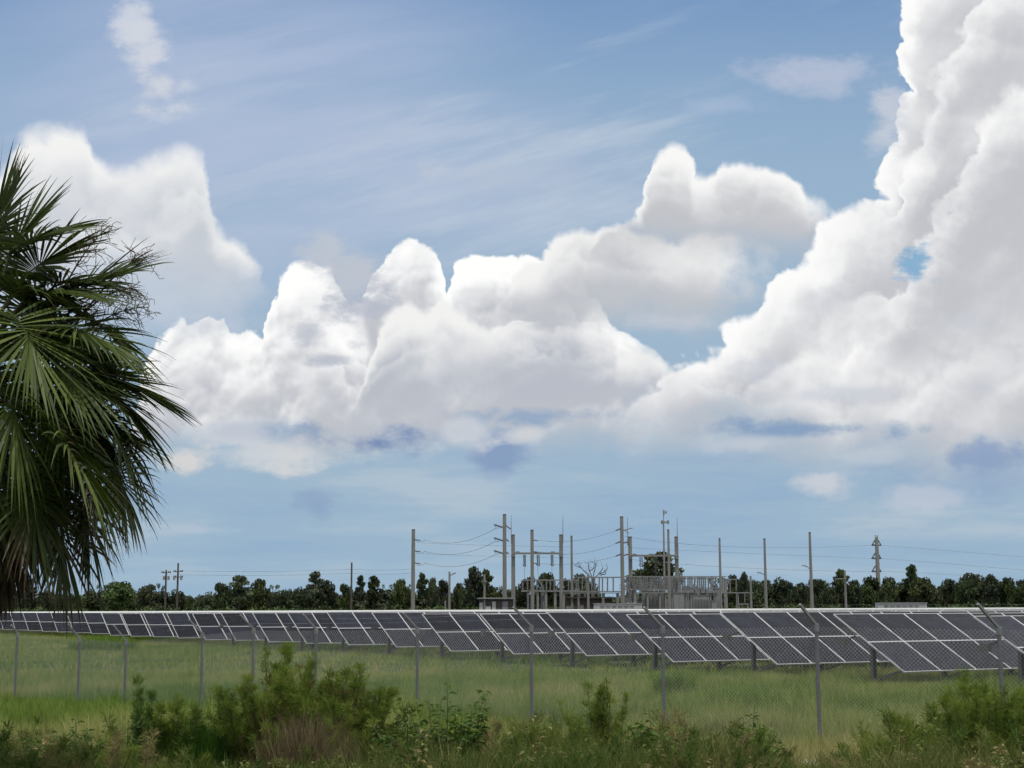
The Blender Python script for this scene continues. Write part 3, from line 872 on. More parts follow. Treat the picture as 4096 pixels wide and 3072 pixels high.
def build_palm():
    rg = rng_of(5)
    C = P(-150, 1560, 15.0)
    base = Vector((C.x - .05, C.y, gnd(C.x, C.y)))
    t = thing('palm_tree', 'cabbage palm with fan fronds and a hanging brown skirt at the left edge', 'palm', base)
    m = MB()
    cz = C - base
    for i in range(16):
        f = i / 16; g = (i + 1) / 16
        m.tube(cz * f + Vector((0, 0, -.2 if i == 0 else 0)), cz * g, .21 - .03 * f + .012 * (i % 2), .2 - .03 * g, 14)
    m.build('trunk', MT['palmtrunk'], t)

    def add(mesh, at, nm='frond'):
        o = link(nm, mesh, t); o.location = at - base; return o
    # fronds whose fan the photograph shows: hub pixel, depth, where the fan points (pixel), leaflet length, droop
    seen = [((-60, 1000), 15.0, (60, 640), .84, .4), ((60, 990), 14.7, (330, 760), .80, .7), ((10, 1050), 15.2, (150, 740), .80, .5), ((100, 1100), 15.3, (300, 830), .78, .6), ((180, 1130), 15.0, (470, 1010), .78, .7), ((0, 1150), 14.6, (220, 980), .80, .9), ((15, 930), 15.6, (40, 700), .62, .4), ((120, 1180), 14.6, (420, 960), .84, .8), ((270, 1180), 15.1, (520, 900), .82, .5),
            ((230, 1290), 14.4, (560, 1130), .92, .9), ((330, 1260), 15.3, (640, 1200), .8, 1.1), ((160, 1400), 14.2, (500, 1290), .95, 1.0), ((380, 1480), 15.1, (780, 1400), .88, .6), ((390, 1510), 15.5, (740, 1580), .88, .9),
            ((15, 1505), 13.6, (180, 1700), 1.02, 1.2), ((190, 1500), 14.2, (360, 1720), .9, 1.2), ((205, 1680), 13.9, (560, 1760), 1.05, .9), ((330, 1800), 14.1, (620, 1990), .98, 1.0), ((420, 1640), 15.3, (640, 1860), .9, 1.1),
            ((110, 1890), 13.8, (260, 2140), 1.05, .9), ((100, 1860), 14.4, (0, 2150), .95, 1.0), ((330, 1960), 15.4, (430, 2230), .95, 1.2), ((240, 2040), 15.0, (300, 2330), 1.0, 1.1), ((60, 2000), 15.2, (60, 2280), .9, 1.2), ((450, 1830), 15.0, (680, 2030), .85, 1.0), ((-60, 1740), 13.9, (-20, 2050), 1.0, 1.1), ((60, 1250), 13.8, (240, 1420), 1.0, 1.0)]
    for (hx, hy), D, (tx, ty), leaf, dr in seen:
        H = P(hx, hy, D); T = P(tx, ty, D + rg.uniform(-.35, .1))
        d = (H - C)
        d2 = (T - H).normalized()
        pl = d.length * 1.02
        # the stalk leaves the crown's middle and bends into the direction of the fan
        dm = (d.normalized() * .45 + d2 * .55).normalized()
        low = 1 if hy > 1780 else 0
        me = frond_mesh(rg, dm, .12, leaf * (1.03 if hy < 1780 else .86), dr * (.75 if hy < 1780 else 1.0), 60, MT['palm'], .36 if low else .40 if D > 14.3 else .58, .75 if low else .95 if D > 14.3 else 1.0, roll=rg.uniform(-.5, .5), tipdry=.55 if low else .12)  # nearest fans get a lighter tint: the leaf highlight is painted in
        o = add(me, H - dm * .12)
        m = MB()
        c1 = C + (H - C) * .5 + Vector((0, 0, .10))
        m.path([C - base, c1.lerp(C, .4) - base, c1 - base, c1.lerp(H, .6) - base, H - dm * .1 - base], [.035, .03, .024, .02, .018], 6)
        k = m.build('frond_stalk', MT['stem'], o)
        k.location = -(H - dm * .12 - base)
    for i in range(18):
        a = rg.uniform(-1.25, 1.2)
        ex, ey = -150 + 470 * math.cos(a) * rg.uniform(.55, 1), 1560 - 560 * math.sin(a) * rg.uniform(.6, 1)
        H = P(ex, ey, 15.0 + rg.uniform(-.2, 1.0))
        T = P(ex + 300 * math.cos(a), ey - 300 * math.sin(a) * .8 + 40, 15.6)
        d2 = (T - H).normalized()
        add(frond_mesh(rg, d2, .12, rg.uniform(.74, .9), rg.uniform(.5, .9), 52, MT['palm'], .34, .7, roll=rg.uniform(-.8, .8), tipdry=.15), H - d2 * .12)
    # the rest of the crown, all round
    for i in range(46):
        z = 1 - 2 * (i + .5) / 46
        z = z * .95 - .08
        a = i * 2.39996 + .4
        rr = math.sqrt(max(.02, 1 - z * z))
        d = Vector((rr * math.cos(a), rr * math.sin(a), z))
        px = 0
        low = z < -.35
        if (low and (d.y < .3 or d.x > -.2)) or (z > .55 and d.x > .1): continue
        me = frond_mesh(rg, d, rg.uniform(.75, 1.15) * (.8 if low else 1), rg.uniform(.8, 1.0), rg.uniform(.3, .7) + (.4 if low else 0), 46,
                        MT['palm'], .36, .62 if not low else .5, roll=rg.uniform(-.6, .6), tipdry=.4 if low else .1)
        add(me, C + Vector((0, 0, .05)))
    # dead skirt hanging round the trunk
    for i in range(24):
        a = i * 2.39996
        d = Vector((math.cos(a) * .55, math.sin(a) * .55, -1))
        me = frond_mesh(rg, d, rg.uniform(.1, .4), rg.uniform(.65, .9), 1.5, 26, MT['dead'], .1, .9, roll=rg.uniform(-.9, .9), spread=75, name='dead_frond')
        o = add(me, C + Vector((0, 0, -.65 - .35 * rg.random())), 'dead_frond')
        if i % 3 == 0:
            H = P(rg.uniform(-60, 50), rg.uniform(1960, 2080), 14.5 + rg.uniform(-.3, .3))
            me = frond_mesh(rg, (rg.uniform(-.2, .25), rg.uniform(-.2, .2), -1), .1, rg.uniform(.55, .78), 1.2, 34, MT['dead'], .0, .7, roll=rg.uniform(-.9, .9), spread=48, name='dead_frond')
            add(me, H, 'dead_frond')
        if i == 0: o['label'] = 'brown dead frond hanging down the trunk'
    # dry flower stalks that stick out of the crown at the right
    for (ax, ay), (bx, by), D, n in [((250, 1330), (560, 1180), 14.7, 46), ((200, 1260), (440, 930), 15.0, 34), ((300, 1300), (610, 1030), 15.1, 34), ((260, 1400), (590, 1260), 15.2, 40)]:
        A, B = P(ax, ay, D), P(bx, by, D + .1)
        m = MB()
        pts = [A - base + (B - A) * f + Vector((0, 0, .16 * math.sin(f * 2.6))) for f in np.linspace(0, 1, 8)]
        m.path(pts, [.012, .011, .010, .009, .007, .006, .005, .004], 5)
        for j in range(n):
            f = rg.uniform(.3, 1); p = pts[min(7, int(f * 7))]
            v = ((B - A).normalized() * rg.uniform(.2, 1) + Vector(rg.normal(0, .6, 3)) + Vector((0, 0, -.15))).normalized()
            L = rg.uniform(.12, .34); q = [p]
            for s in range(4):
                q.append(q[-1] + v * L / 4); v = (v + Vector(rg.normal(0, .3, 3)) + Vector((0, 0, -.18))).normalized()
            m.path(q, [.005, .004, .0035, .003, .0025], 4)
            for s in (2, 3, 4):
                e = q[s] + Vector(rg.normal(0, .05, 3)); m.tube(q[s], e, .003, .0025, 3)
        m.build('flower_stalk', MT['flower'], t)


build_palm()

# ------------------------------------------------------------------ far trees
def clump_leaves(rg, clumps, per, size, vary=.14):
    """leaf quads spread over the skins of ellipsoid clumps (x, y, z, rx, ry, rz)"""
    Cs, Tn = [], []
    for (x, y, z, rx, ry, rz) in clumps:
        n = int(per * max(.3, (rx * ry * rz) ** (1 / 3) / .2))
        v = rg.normal(size=(n, 3)); v /= np.linalg.norm(v, axis=1)[:, None]
        r = rg.uniform(.45, 1.12, (n, 1)) ** .6
        Cs.append(np.array([x, y, z]) + v * r * np.array([rx, ry, rz]))
        Tn.append(np.clip(rg.normal(.45 + rg.normal(0, vary), .2, n), 0, 1))
    C = np.concatenate(Cs); tn = np.concatenate(Tn)
    n = len(C)
    a = rg.normal(size=(n, 3)); a /= np.linalg.norm(a, axis=1)[:, None]
    b = np.cross(a, rg.normal(size=(n, 3))); b /= np.linalg.norm(b, axis=1)[:, None]
    s = size * rg.uniform(.5, 1.25, (n, 1))
    V = np.stack([C + a * s, C + b * s * .7, C - a * s, C - b * s * .7], 1).reshape(-1, 3)
    return V, np.arange(4 * n).reshape(n, 4), np.repeat(tn, 4)


def tree_kind(kind, seed):
    """a tree one unit high and one unit wide: (crown mesh, trunk mesh)"""
    rg = rng_of(seed)
    cl, limbs = [], []
    if kind == 'round':
        for k in range(20):
            a = rg.uniform(0, 6.28); r = rg.uniform(0, .40); z = .84 - r * r * 1.5 + rg.uniform(-.16, .05)
            cl.append((r * math.cos(a), r * math.sin(a), z, rg.uniform(.10, .19), rg.uniform(.10, .19), rg.uniform(.07, .12)))
        for k in range(13):
            a = rg.uniform(0, 6.28); r = rg.uniform(.1, .42); cl.append((r * math.cos(a), r * math.sin(a), rg.uniform(.2, .62), .16, .16, .12))
    elif kind == 'pine':
        z = .95
        while z > .42:
            w = .10 + .34 * min(1, (1 - z) * 2.6)
            for k in range(7):
                a = rg.uniform(0, 6.28); r = w * rg.uniform(.1, .95)
                cl.append((r * math.cos(a), r * math.sin(a), z + rg.uniform(-.03, .03), rg.uniform(.10, .19), rg.uniform(.10, .19), rg.uniform(.035, .065)))
            z -= rg.uniform(.08, .13)
    elif kind == 'bushy':
        for k in range(26):
            a = rg.uniform(0, 6.28); r = rg.uniform(.05, .40); z = rg.uniform(.12, .88 - r * .9)
            cl.append((r * math.cos(a), r * math.sin(a), z, rg.uniform(.11, .2), rg.uniform(.11, .2), rg.uniform(.09, .15)))
    elif kind == 'spiky':
        for k in range(20):
            a = rg.uniform(0, 6.28); r = rg.uniform(.0, .42); top = .96 - r * .6 + rg.uniform(-.12, .03)
            cl.append((r * math.cos(a), r * math.sin(a), top - .09, rg.uniform(.08, .14), rg.uniform(.08, .14), rg.uniform(.08, .13)))
        for k in range(16):
            a = rg.uniform(0, 6.28); r = rg.uniform(.0, .36); cl.append((r * math.cos(a), r * math.sin(a), rg.uniform(.2, .55), .17, .17, .15))
    elif kind == 'narrow':
        for k in range(12):
            z = .25 + .7 * k / 12; r = .22 * (1.1 - z)
            cl.append((rg.normal(0, r), rg.normal(0, r), z, .34 * (1.25 - z), .34 * (1.25 - z), .10))
    elif kind == 'thin':
        for k in range(9):
            a = rg.uniform(0, 6.28); r = rg.uniform(.1, .4)
            cl.append((r * math.cos(a), r * math.sin(a), rg.uniform(.6, .95), rg.uniform(.08, .14), rg.uniform(.08, .14), .06))
    Vt, Ft, Tt = clump_leaves(rg, cl, 150 if kind != 'thin' else 70, 0.036, .22)
    crown = np_mesh('crown', Vt, Ft, MT['tree'], Tt)
    m = MB()
    m.path([(0, 0, 0), (.01, 0, .3), (-.01, .01, .6), (0, 0, .85)], [.030, .024, .017, .006], 7)
    for (x, y, z, *_r) in cl[:16]:
        z0 = max(.15, z - .22)
        m.path([(0, 0, z0), (x * .6, y * .6, (z0 + z) / 2 + .03), (x, y, z)], [.011, .008, .004], 5)
    return crown, m.mesh('trunk', MT['trunk'])


KINDS = {k: [tree_kind(k, 100 + 10 * q + s) for s in range(3)] for q, k in enumerate(('round', 'pine', 'bushy', 'spiky', 'narrow', 'thin'))}
# skyline trees: (pixel x, top y, width in pixels, kind)
TREES = []
for zx, zy, w, k in [(40, 88, 90, 'bushy'), (190, 43, 110, 'round'), (310, 82, 110, 'bushy'), (420, 120, 100, 'bushy'), (560, 150, 120, 'bushy'), (700, 85, 70, 'thin'), (800, 55, 190, 'round'), (905, 100, 80, 'bushy'), (1002, 72, 105, 'round'), (1085, 86, 76, 'thin'), (1205, 88, 120, 'bushy'), (1290, 150, 70, 'bushy'),
                     (1360, 132, 80, 'bushy'), (1440, 110, 120, 'bushy'), (1512, 58, 110, 'round'), (1630, 46, 140, 'pine'), (1765, 56, 110, 'round'), (1860, 88, 90, 'thin'), (1945, 86, 130, 'bushy'), (2050, 84, 120, 'bushy'), (2148, 20, 110, 'pine')]:
    TREES.append((zx / 1.7015, 2280 + zy / 1.7015, w / 1.7015, k))
for zx, zy, w, k in [(330, 715, 170, 'bushy'), (610, 690, 140, 'round'), (770, 688, 100, 'round'), (905, 662, 80, 'pine'), (1020, 662, 120, 'pine'), (1150, 712, 90, 'thin'), (1240, 652, 110, 'round'), (1330, 668, 70, 'narrow'), (1440, 642, 100, 'pine'), (1520, 638, 60, 'narrow'), (1560, 690, 120, 'bushy'), (1625, 652, 90, 'round'), (1755, 688, 80, 'round'), (1880, 568, 130, 'round'), (1990, 612, 120, 'pine'), (2105, 688, 130, 'bushy')]:
    TREES.append((1024 + zx / 2.16, 2000 + zy / 2.16, w / 2.16, k))
for zx, zy, w, k in [(40, 690, 120, 'bushy'), (140, 618, 130, 'round'), (288, 592, 150, 'round'), (390, 680, 110, 'bushy'), (480, 640, 90, 'round'), (590, 603, 140, 'round'), (700, 660, 120, 'bushy'), (1240, 470, 380, 'pine'), (1390, 600, 130, 'thin'), (1520, 690, 120, 'bushy'), (1750, 655, 90, 'thin'), (1908, 612, 90, 'spiky'), (2010, 617, 90, 'round'), (2105, 655, 120, 'spiky')]:
    TREES.append((2048 + zx / 2.16, 2000 + zy / 2.16, w / 2.16, k))
for zx, zy, w, k in [(-30, 660, 110, 'spiky'), (70, 595, 110, 'spiky'), (152, 648, 80, 'narrow'), (270, 688, 70, 'narrow'), (330, 660, 110, 'spiky'), (400, 640, 90, 'spiky'), (460, 655, 90, 'narrow'), (520, 655, 110, 'spiky'), (630, 612, 120, 'pine'), (725, 662, 100, 'spiky'), (830, 655, 120, 'spiky'), (890, 622, 110, 'round'), (1050, 635, 110, 'spiky'), (1130, 648, 120, 'bushy'), (1232, 572, 110, 'pine'), (1310, 638, 160, 'round'), (1420, 680, 100, 'bushy'), (1500, 655, 120, 'bushy'), (1580, 652, 80, 'narrow'), (1642, 648, 80, 'narrow'), (1700, 655, 110, 'spiky'), (1775, 598, 170, 'spiky'), (1910, 638, 150, 'round'), (1990, 660, 110, 'bushy'), (2070, 638, 100, 'spiky'), (2150, 665, 120, 'bushy'), (2230, 655, 140, 'spiky')]:
    TREES.append((3072 + zx / 2.16, 2000 + zy / 2.16, w / 2.16, k))
TREES = [(x, y, w * (1.25 if k == 'narrow' else 1), ('round', 'bushy', 'round')[q % 3] if k in ('spiky', 'narrow') else k) for q, (x, y, w, k) in enumerate(TREES)]
TREES.sort()
LANDM = [(90, 'palm trunk'), (665, 'dark pole with cans'), (1407, 'short bare dark pole'), (1653, 'leftmost tall grey pole'), (2018, 'tall pole with insulator arms'), (2244, 'left gantry'), (2520, 'right gantry post'), (2878, 'bare pole over the bus rack'), (3239, 'tall bare grey pole at right'), (3506, 'three-tiered steel pylon')]
LOOK = dict(round='round-crowned dark tree', pine='layered dark pine', bushy='low bushy dark tree', spiky='spiky-topped dark green tree', narrow='narrow dark tree', thin='thin see-through tree')
cnt = {}
tr_rg = rng_of(77)
for n, (px, py, w, k) in enumerate(TREES):
    D = 452 + 16 * tr_rg.random() if px < 2700 else 430 + 16 * tr_rg.random()
    top = P(px, py, D)
    g0 = gnd(top.x, D)
    h = top.z - g0
    lm = [q for q in LANDM if q[0] <= px]
    if lm:
        lmk = lm[-1]; cnt[lmk[0]] = cnt.get(lmk[0], 0) + 1
        lab = f'{LOOK[k]}, {ORD[cnt[lmk[0]] - 1]} right of the {lmk[1]}'
    else:
        lab = f'{LOOK[k]} on the skyline behind the palm trunk'
    t = thing('far_tree', lab, 'tree', (top.x, D, g0), tr_rg.uniform(0, 6.28), 'trees on the far skyline')
    wm = w / F * D * (1.45 if px < 2700 else 1.7)
    t.scale = (wm, wm, h)
    cr, tk = KINDS[k][n % 3]
    link('crown', cr, t); link('trunk', tk, t)
# second belt: lower bushy trees that fill the foot of the wood
MASS = np.array([(-80, 2345), (250, 2350), (400, 2335), (520, 2328), (620, 2350), (700, 2343), (790, 2370), (860, 2345), (950, 2332), (1080, 2345), (1180, 2338), (1260, 2318), (1340, 2345), (1400, 2362), (1450, 2350), (1560, 2338), (1650, 2340), (1740, 2356), (1800, 2345), (1900, 2318), (2000, 2330), (2100, 2330), (2300, 2330), (2340, 2350), (2480, 2364), (2550, 2340), (2900, 2332), (2960, 2316), (3100, 2316), (3180, 2328), (3400, 2320), (3560, 2308), (3680, 2310), (3720, 2325), (3850, 2302), (4000, 2314), (4200, 2310)]).T
for n in range(84):
    px = -60 + 4230 * (n + tr_rg.uniform(-.3, .3)) / 83
    D = 470 + 18 * tr_rg.random() if px < 2700 else 448 + 14 * tr_rg.random()
    py = float(np.interp(px, MASS[0], MASS[1])) + 6 + tr_rg.uniform(-8, 10)
    top = P(px, py, D); g0 = gnd(top.x, D)
    t = thing('belt_tree', 'low bushy dark tree filling the foot of the far wood', 'tree', (top.x, D, g0), tr_rg.uniform(0, 6.28), 'low trees at the foot of the far wood')
    wm = tr_rg.uniform(13, 18)
    t.scale = (wm, wm, top.z - g0)
    cr, tk = KINDS['bushy'][n % 3]
    link('crown', cr, t); link('trunk', tk, t)
# scrub at the foot of the wood
def scrub():
    rg = rng_of(31)
    cl = []
    for n in range(330):
        px = rg.uniform(-150, 4250); D = 428 + rg.uniform(0, 14) if px < 2700 else 415 + rg.uniform(0, 10)
        p = P(px, 2420, D); cl.append((p.x, D, gnd(p.x, D) + 1.0, rg.uniform(2, 4), 1.5, rg.uniform(1.4, 2.8)))
    V, FC, TT = clump_leaves(rg, cl, 7, .34)
    o = link('undergrowth', np_mesh('undergrowth', V, FC, MT['tree'], np.clip(TT + .25, 0, 1)))
    tag(o, 'dark scrub along the foot of the far wood', 'scrub', kind='stuff')
scrub()
# the bare dead tree over the bus rack
def dead_tree():
    rg = rng_of(3)
    D = 446
    b = P(2372, 2420, D); b.z = gnd(b.x, D)
    t = thing('bare_tree', 'bare dead grey tree forking above the bus rack between the two gantries', 'tree', b)
    m = MB()
    tk = P(2372, 2318, D) - b
    m.path([(0, 0, 0), tk * .5 + Vector((.2, 0, 0)), tk], [.35, .3, .24], 7)
    m.build('trunk', MT['deadwood'], t)
    for pts in ([(2372, 2318), (2345, 2292), (2320, 2268), (2312, 2256)], [(2345, 2292), (2325, 2272), (2300, 2262)], [(2372, 2318), (2356, 2280), (2353, 2258)], [(2356, 2285), (2372, 2276), (2380, 2258)], [(2372, 2318), (2376, 2290), (2384, 2262), (2378, 2255)], [(2372, 2318), (2395, 2296), (2412, 2272)], [(2395, 2296), (2418, 2288), (2430, 2272)], [(2400, 2300), (2422, 2296)]):
        m = MB(); q = [P(x, y, D + rg.uniform(-1.5, 1.5)) - b for x, y in pts]
        m.path(q, [.17, .13, .09, .06][:len(q)], 5)
        for p in q[1:]:
            for _ in range(3):
                m.tube(p, p + Vector((rg.normal(0, .7), rg.normal(0, .5), abs(rg.normal(.9, .4)))), .06, .03, 4)
        m.build('branch', MT['deadwood'], t)
dead_tree()

# ------------------------------------------------------------------ poles, gantries and the substation yard
SD = 385.0                                     # distance of the yard
PX = SD / F                                    # metres per pixel there


def base_at(px, D):
    p = P(px, 2430, D)
    return Vector((p.x, D, gnd(p.x, D)))


def pole(px, top, w0, w1, D, name, label, cat='utility pole', mat='concrete', group='tall poles around the substation', cap=True):
    tp = P(px, top, D)
    b = Vector((tp.x, D, gnd(tp.x, D)))
    t = thing(name, label, cat, b, 0, group)
    tp = tp - b
    m = MB(); k = D / F / 2 * 1.3
    m.tube((0, 0, -.5), (0, 0, tp.z), w1 * k, w0 * k, 12)
    m.build('pole_shaft', MT[mat], t)
    if cap:
        m = MB(); m.tube((0, 0, tp.z), (0, 0, tp.z + .22), w0 * k * 1.08, w0 * k * 1.02, 12); m.build('cap', MT['porcelain'], t)
    return t, b


def arm(t, b, D, pts, r=.13, name='insulator_arm', mat='porcelain', discs=True):
    m = MB()
    q = [P(x, y, D) - b for x, y in pts]
    m.path(q, r * .7, 6)
    if discs:
        for i in range(len(q) - 1):
            n = max(3, int((q[i + 1] - q[i]).length / .32))
            for j in range(1, n):
                a = q[i].lerp(q[i + 1], (j - .25) / n); c = q[i].lerp(q[i + 1], (j + .25) / n)
                m.tube(a, c, r * 1.25, r * 1.25, 7)
    return m.build(name, MT[mat], t)


# transmission poles
t, b = pole(1653.6, 2120, 11, 13, 420, 'transmission_pole', 'leftmost tall grey concrete pole, rising out of the trees with three wires to its right')
for y in (2158, 2203, 2251): arm(t, b, 420, [(1656, y), (1683, y + 4)], .16); arm(t, b, 420, [(1664, y + 2), (1672, y + 11), (1690, y + 8), (1703, y + 1)], .07, 'jumper_loop', 'cable', False)
t, b = pole(2018, 2060, 11, 14, 392, 'transmission_pole', 'tallest grey concrete pole with three insulator arms, left of the left gantry')
for y in (2104, 2157, 2208):
    arm(t, b, 392, [(1975, y - 6), (2016, y + 7)], .22); arm(t, b, 392, [(1978, y - 2), (1986, y + 9), (1996, y + 8), (2004, y + 2)], .07, 'jumper_loop', 'cable', False)
    arm(t, b, 392, [(2020, y - 4), (2044, y + 13)] if y == 2104 else [(2020, y - 4), (2036, y + 9)], .17)
t, b = pole(2128, 2122, 10, 12, 372, 'transmission_pole', 'grey concrete pole standing in front of the left gantry beam')
for y in (2160, 2206, 2252): arm(t, b, 372, [(2130, y), (2152, y + 3)], .14)
t, b = pole(2486.5, 2069, 10.5, 13, 378, 'transmission_pole', 'tall grey concrete pole with a slanting crossarm, left of the right gantry')
arm(t, b, 378, [(2490, 2122), (2530, 2111)], .2, 'crossarm', 'steel', False); arm(t, b, 378, [(2498, 2121), (2516, 2133)], .13, 'crossarm_brace', 'steel', False)
for y in (2118, 2169, 2220): arm(t, b, 378, [(2462, y + 5), (2484, y - 4)], .17)
for y in (2171, 2221): arm(t, b, 378, [(2490, y + 2), (2516, y - 5)], .17)
pole(2286, 2146, 6.5, 9, 398, 'transmission_pole', 'slim dark pole just right of the left gantry')
pole(2673, 2121, 6.5, 10, 360, 'transmission_pole', 'slim tapered pole in front of the right gantry beam')
pole(2878, 2156, 6, 9, 372, 'transmission_pole', 'slim bare pole rising over the right end of the bus rack')
t, b = pole(3057.6, 2157, 6.5, 10, 366, 'transmission_pole', 'slim bare pole with a small lamp, second from the right among the bare poles')
arm(t, b, 366, [(3056, 2297), (3044, 2293), (3032, 2289)], .14, 'lamp_arm', 'galv', False)
m = MB(); m.box(P(3036, 2291, 366) - b, (.9, .4, .22)); m.build('lamp_head', MT['steel'], t)
t, b = pole(3238.7, 2132, 7, 12, 362, 'transmission_pole', 'tall bare grey pole in front of the right hand wood')
arm(t, b, 362, [(3236, 2274), (3228, 2266), (3214, 2263)], .13, 'lamp_arm', 'galv', False)
m = MB(); m.box(P(3216, 2263, 362) - b, (1.0, .4, .22)); m.build('lamp_head', MT['steel'], t)
# steel pylon with three tiers
t, b = pole(3506, 2150, 10, 16, 560, 'steel_pylon', 'grey steel pole behind the right hand wood with three tiers of V-shaped insulators', group='far power poles', cap=False)
m = MB(); m.bar(P(3506, 2153, 560) - b, P(3499.5, 2140, 560) - b, .3, .3); m.bar(P(3506, 2153, 560) - b, P(3512.5, 2140, 560) - b, .3, .3); m.build('earth_wire_horns', MT['steel'], t)
for y in (2178, 2231, 2283):
    for s in (-1, 1):
        arm(t, b, 560, [(3506 + 4 * s, y - 20), (3506 + 13 * s, y - 6), (3506 + 17 * s, y + 2)], .24)
        arm(t, b, 560, [(3506 + 17 * s, y + 2), (3506, y + 3)], .28)
        arm(t, b, 560, [(3506 + 17 * s, y + 1), (3506 + 18 * s, y + 5)], .3)
# dark wooden poles on the left skyline
for px, top, lab in ((1407, 2250, 'short bare dark pole on the left skyline'), (713, 2252, 'taller of the two dark poles with cans, on the far left skyline'), (665, 2280, 'shorter dark pole with transformer cans and a crossarm, on the far left skyline')):
    t, b = pole(px, top, 5, 7, 440, 'wooden_pole', lab, 'utility pole', 'darkpole', 'dark wooden poles on the left skyline', cap=False)
    if px == 1407: continue
    y0 = 2291 if px == 665 else 2287
    for yy in ((y0,) if px == 665 else (y0, y0 + 22)):
        m = MB(); m.bar(P(px - 19, yy, 439.5) - b, P(px + 19, yy - 1, 439.5) - b, .2, .22)
        for dx in (-17, -10, 10, 17): m.tube(P(px + dx, yy, 439.5) - b, P(px + dx, yy - 7, 439.5) - b, .2, .14, 6)
        m.build('crossarm', MT['darkpole'], t)
    for dx in ((-9, 9) if px == 665 else (-16, 12)):
        m = MB(); m.tube(P(px + dx, 2320, 439) - b, P(px + dx, 2304, 439) - b, .32, .32, 10); m.build('transformer_can', MT['steel'], t)
# short concrete poles
for px, top, w, D, lab, cross in ((1798, 2287, 8, 378, 'short pale pole with a lamp over the left trees', 0), (1938, 2297, 8, 374, 'short pale pole with a crossbar behind the low bronze shed', 2325), (2352, 2293, 8.5, 352, 'short pale pole standing before the middle of the bus rack', 2309), (3002, 2304, 8, 356, 'short pale pole at the right end of the bus rack', 0), (3379, 2282, 8, 360, 'short pale pole with a side arm at the far right', 2315), (1781, 2403, 6, 376, 'stub of a pale pole low beside the short lamp pole', 0)):
    t, b = pole(px, top, w * .75, w, D, 'short_pole', lab, 'pole', 'concrete', 'short concrete poles', cap=False)
    m = MB()
    if cross: m.bar(P(px - (40 if px == 3379 else 12), cross, D - .4) - b, P(px + 9, cross, D - .4) - b, .22, .22); m.build('crossbar', MT['concrete'], t)
    elif px == 1798:
        arm(t, b, D, [(1800, 2305), (1806, 2298), (1814, 2296)], .12, 'lamp_arm', 'galv', False)
        m.box(P(1815, 2295, D) - b, (1.1, .5, .3), 0, Matrix.Rotation(-.35, 3, 'Y')); m.build('lamp_head', MT['steel'], t)
        arm(t, b, D, [(1798, 2330), (1780, 2329)], .1, 'side_bracket', 'galv', False)


def gantry(xl, xr, top, beam, masts, hang, D, label):
    b = base_at((xl + xr) / 2, D)
    t = thing('gantry', label, 'gantry', b, 0, 'substation gantries')
    for x in (xl, xr):
        m = MB(); q = P(x, top, D) - b
        m.tube((q.x, 0, -.3), (q.x, 0, q.z), 8.4 * D / F, 7.4 * D / F, 14); m.build('gantry_post', MT['concrete'], t)
        m = MB(); m.tube((q.x, 0, q.z), (q.x, 0, q.z + .25), 7.9 * D / F, 7.6 * D / F, 14); m.build('post_cap', MT['porcelain'], t)
    m = MB(); a, c = P(xl - 6, beam, D - .9) - b, P(xr + 8, beam, D - .9) - b
    m.bar(a, c, .5, 7.5 * D / F)
    for f in (.12, .45, .8): m.box(a.lerp(c, f) + Vector((0, 0, .35)), (.9, .4, .3))
    for x in (xl, xr): m.tube((P(x, beam, D) - b) + Vector((0, -1.1, -.35)), (P(x, beam, D) - b) + Vector((0, .1, -.35)), .55, .55, 8)
    m.build('beam', MT['concrete'], t)
    for x, y in masts:
        m = MB(); p = P(x, beam - 40, D - .5) - b; e = P(x, y, D - .5) - b
        m.tube(p, (p.x, p.y, e.z), .13, .05, 6); m.build('lightning_rod', MT['steel'], t)
    for x, y0, y1 in hang:
        m = MB(); p, e = P(x, y0, D - .9) - b, P(x + 1, y1, D - .9) - b
        m.path([p, e], .10, 6)
        for j in range(9): m.tube(p.lerp(e, (j + .3) / 9), p.lerp(e, (j + .62) / 9), .22, .22, 8)
        m.build('hanging_insulator', MT['porcelain'], t)
    for k in range(0, len(hang) - 1, 2):
        m = MB(); x, y0, y1 = hang[k]
        m.path([P(x - 5, y1 - 3, D - .9) - b, P(x + 3, y1 + 4, D - .9) - b, P(x + 10, y1, D - .9) - b], .09, 5)
        m.path([P(x + 2, y1 + 3, D - .9) - b, P(x + 4, 2318, D - .9) - b], .06, 4); m.build('dropper_wire', MT['cable'], t)


gantry(2052.5, 2244, 2142, 2213.5, [(2045, 2060), (2252, 2060)], [(2095, 2219, 2262), (2100.5, 2219, 2267), (2149, 2219, 2260), (2156, 2219, 2265), (2205, 2219, 2260), (2211, 2219, 2265)], SD, 'left concrete gantry of two posts and a beam with three hanging insulator pairs')
gantry(2520, 2705, 2150, 2222.5, [(2511, 2069), (2710, 2069)], [(2560, 2228, 2262), (2568, 2228, 2266), (2621, 2228, 2270), (2627, 2228, 2262)], SD, 'right concrete gantry of two posts and a beam in front of a layered pine')
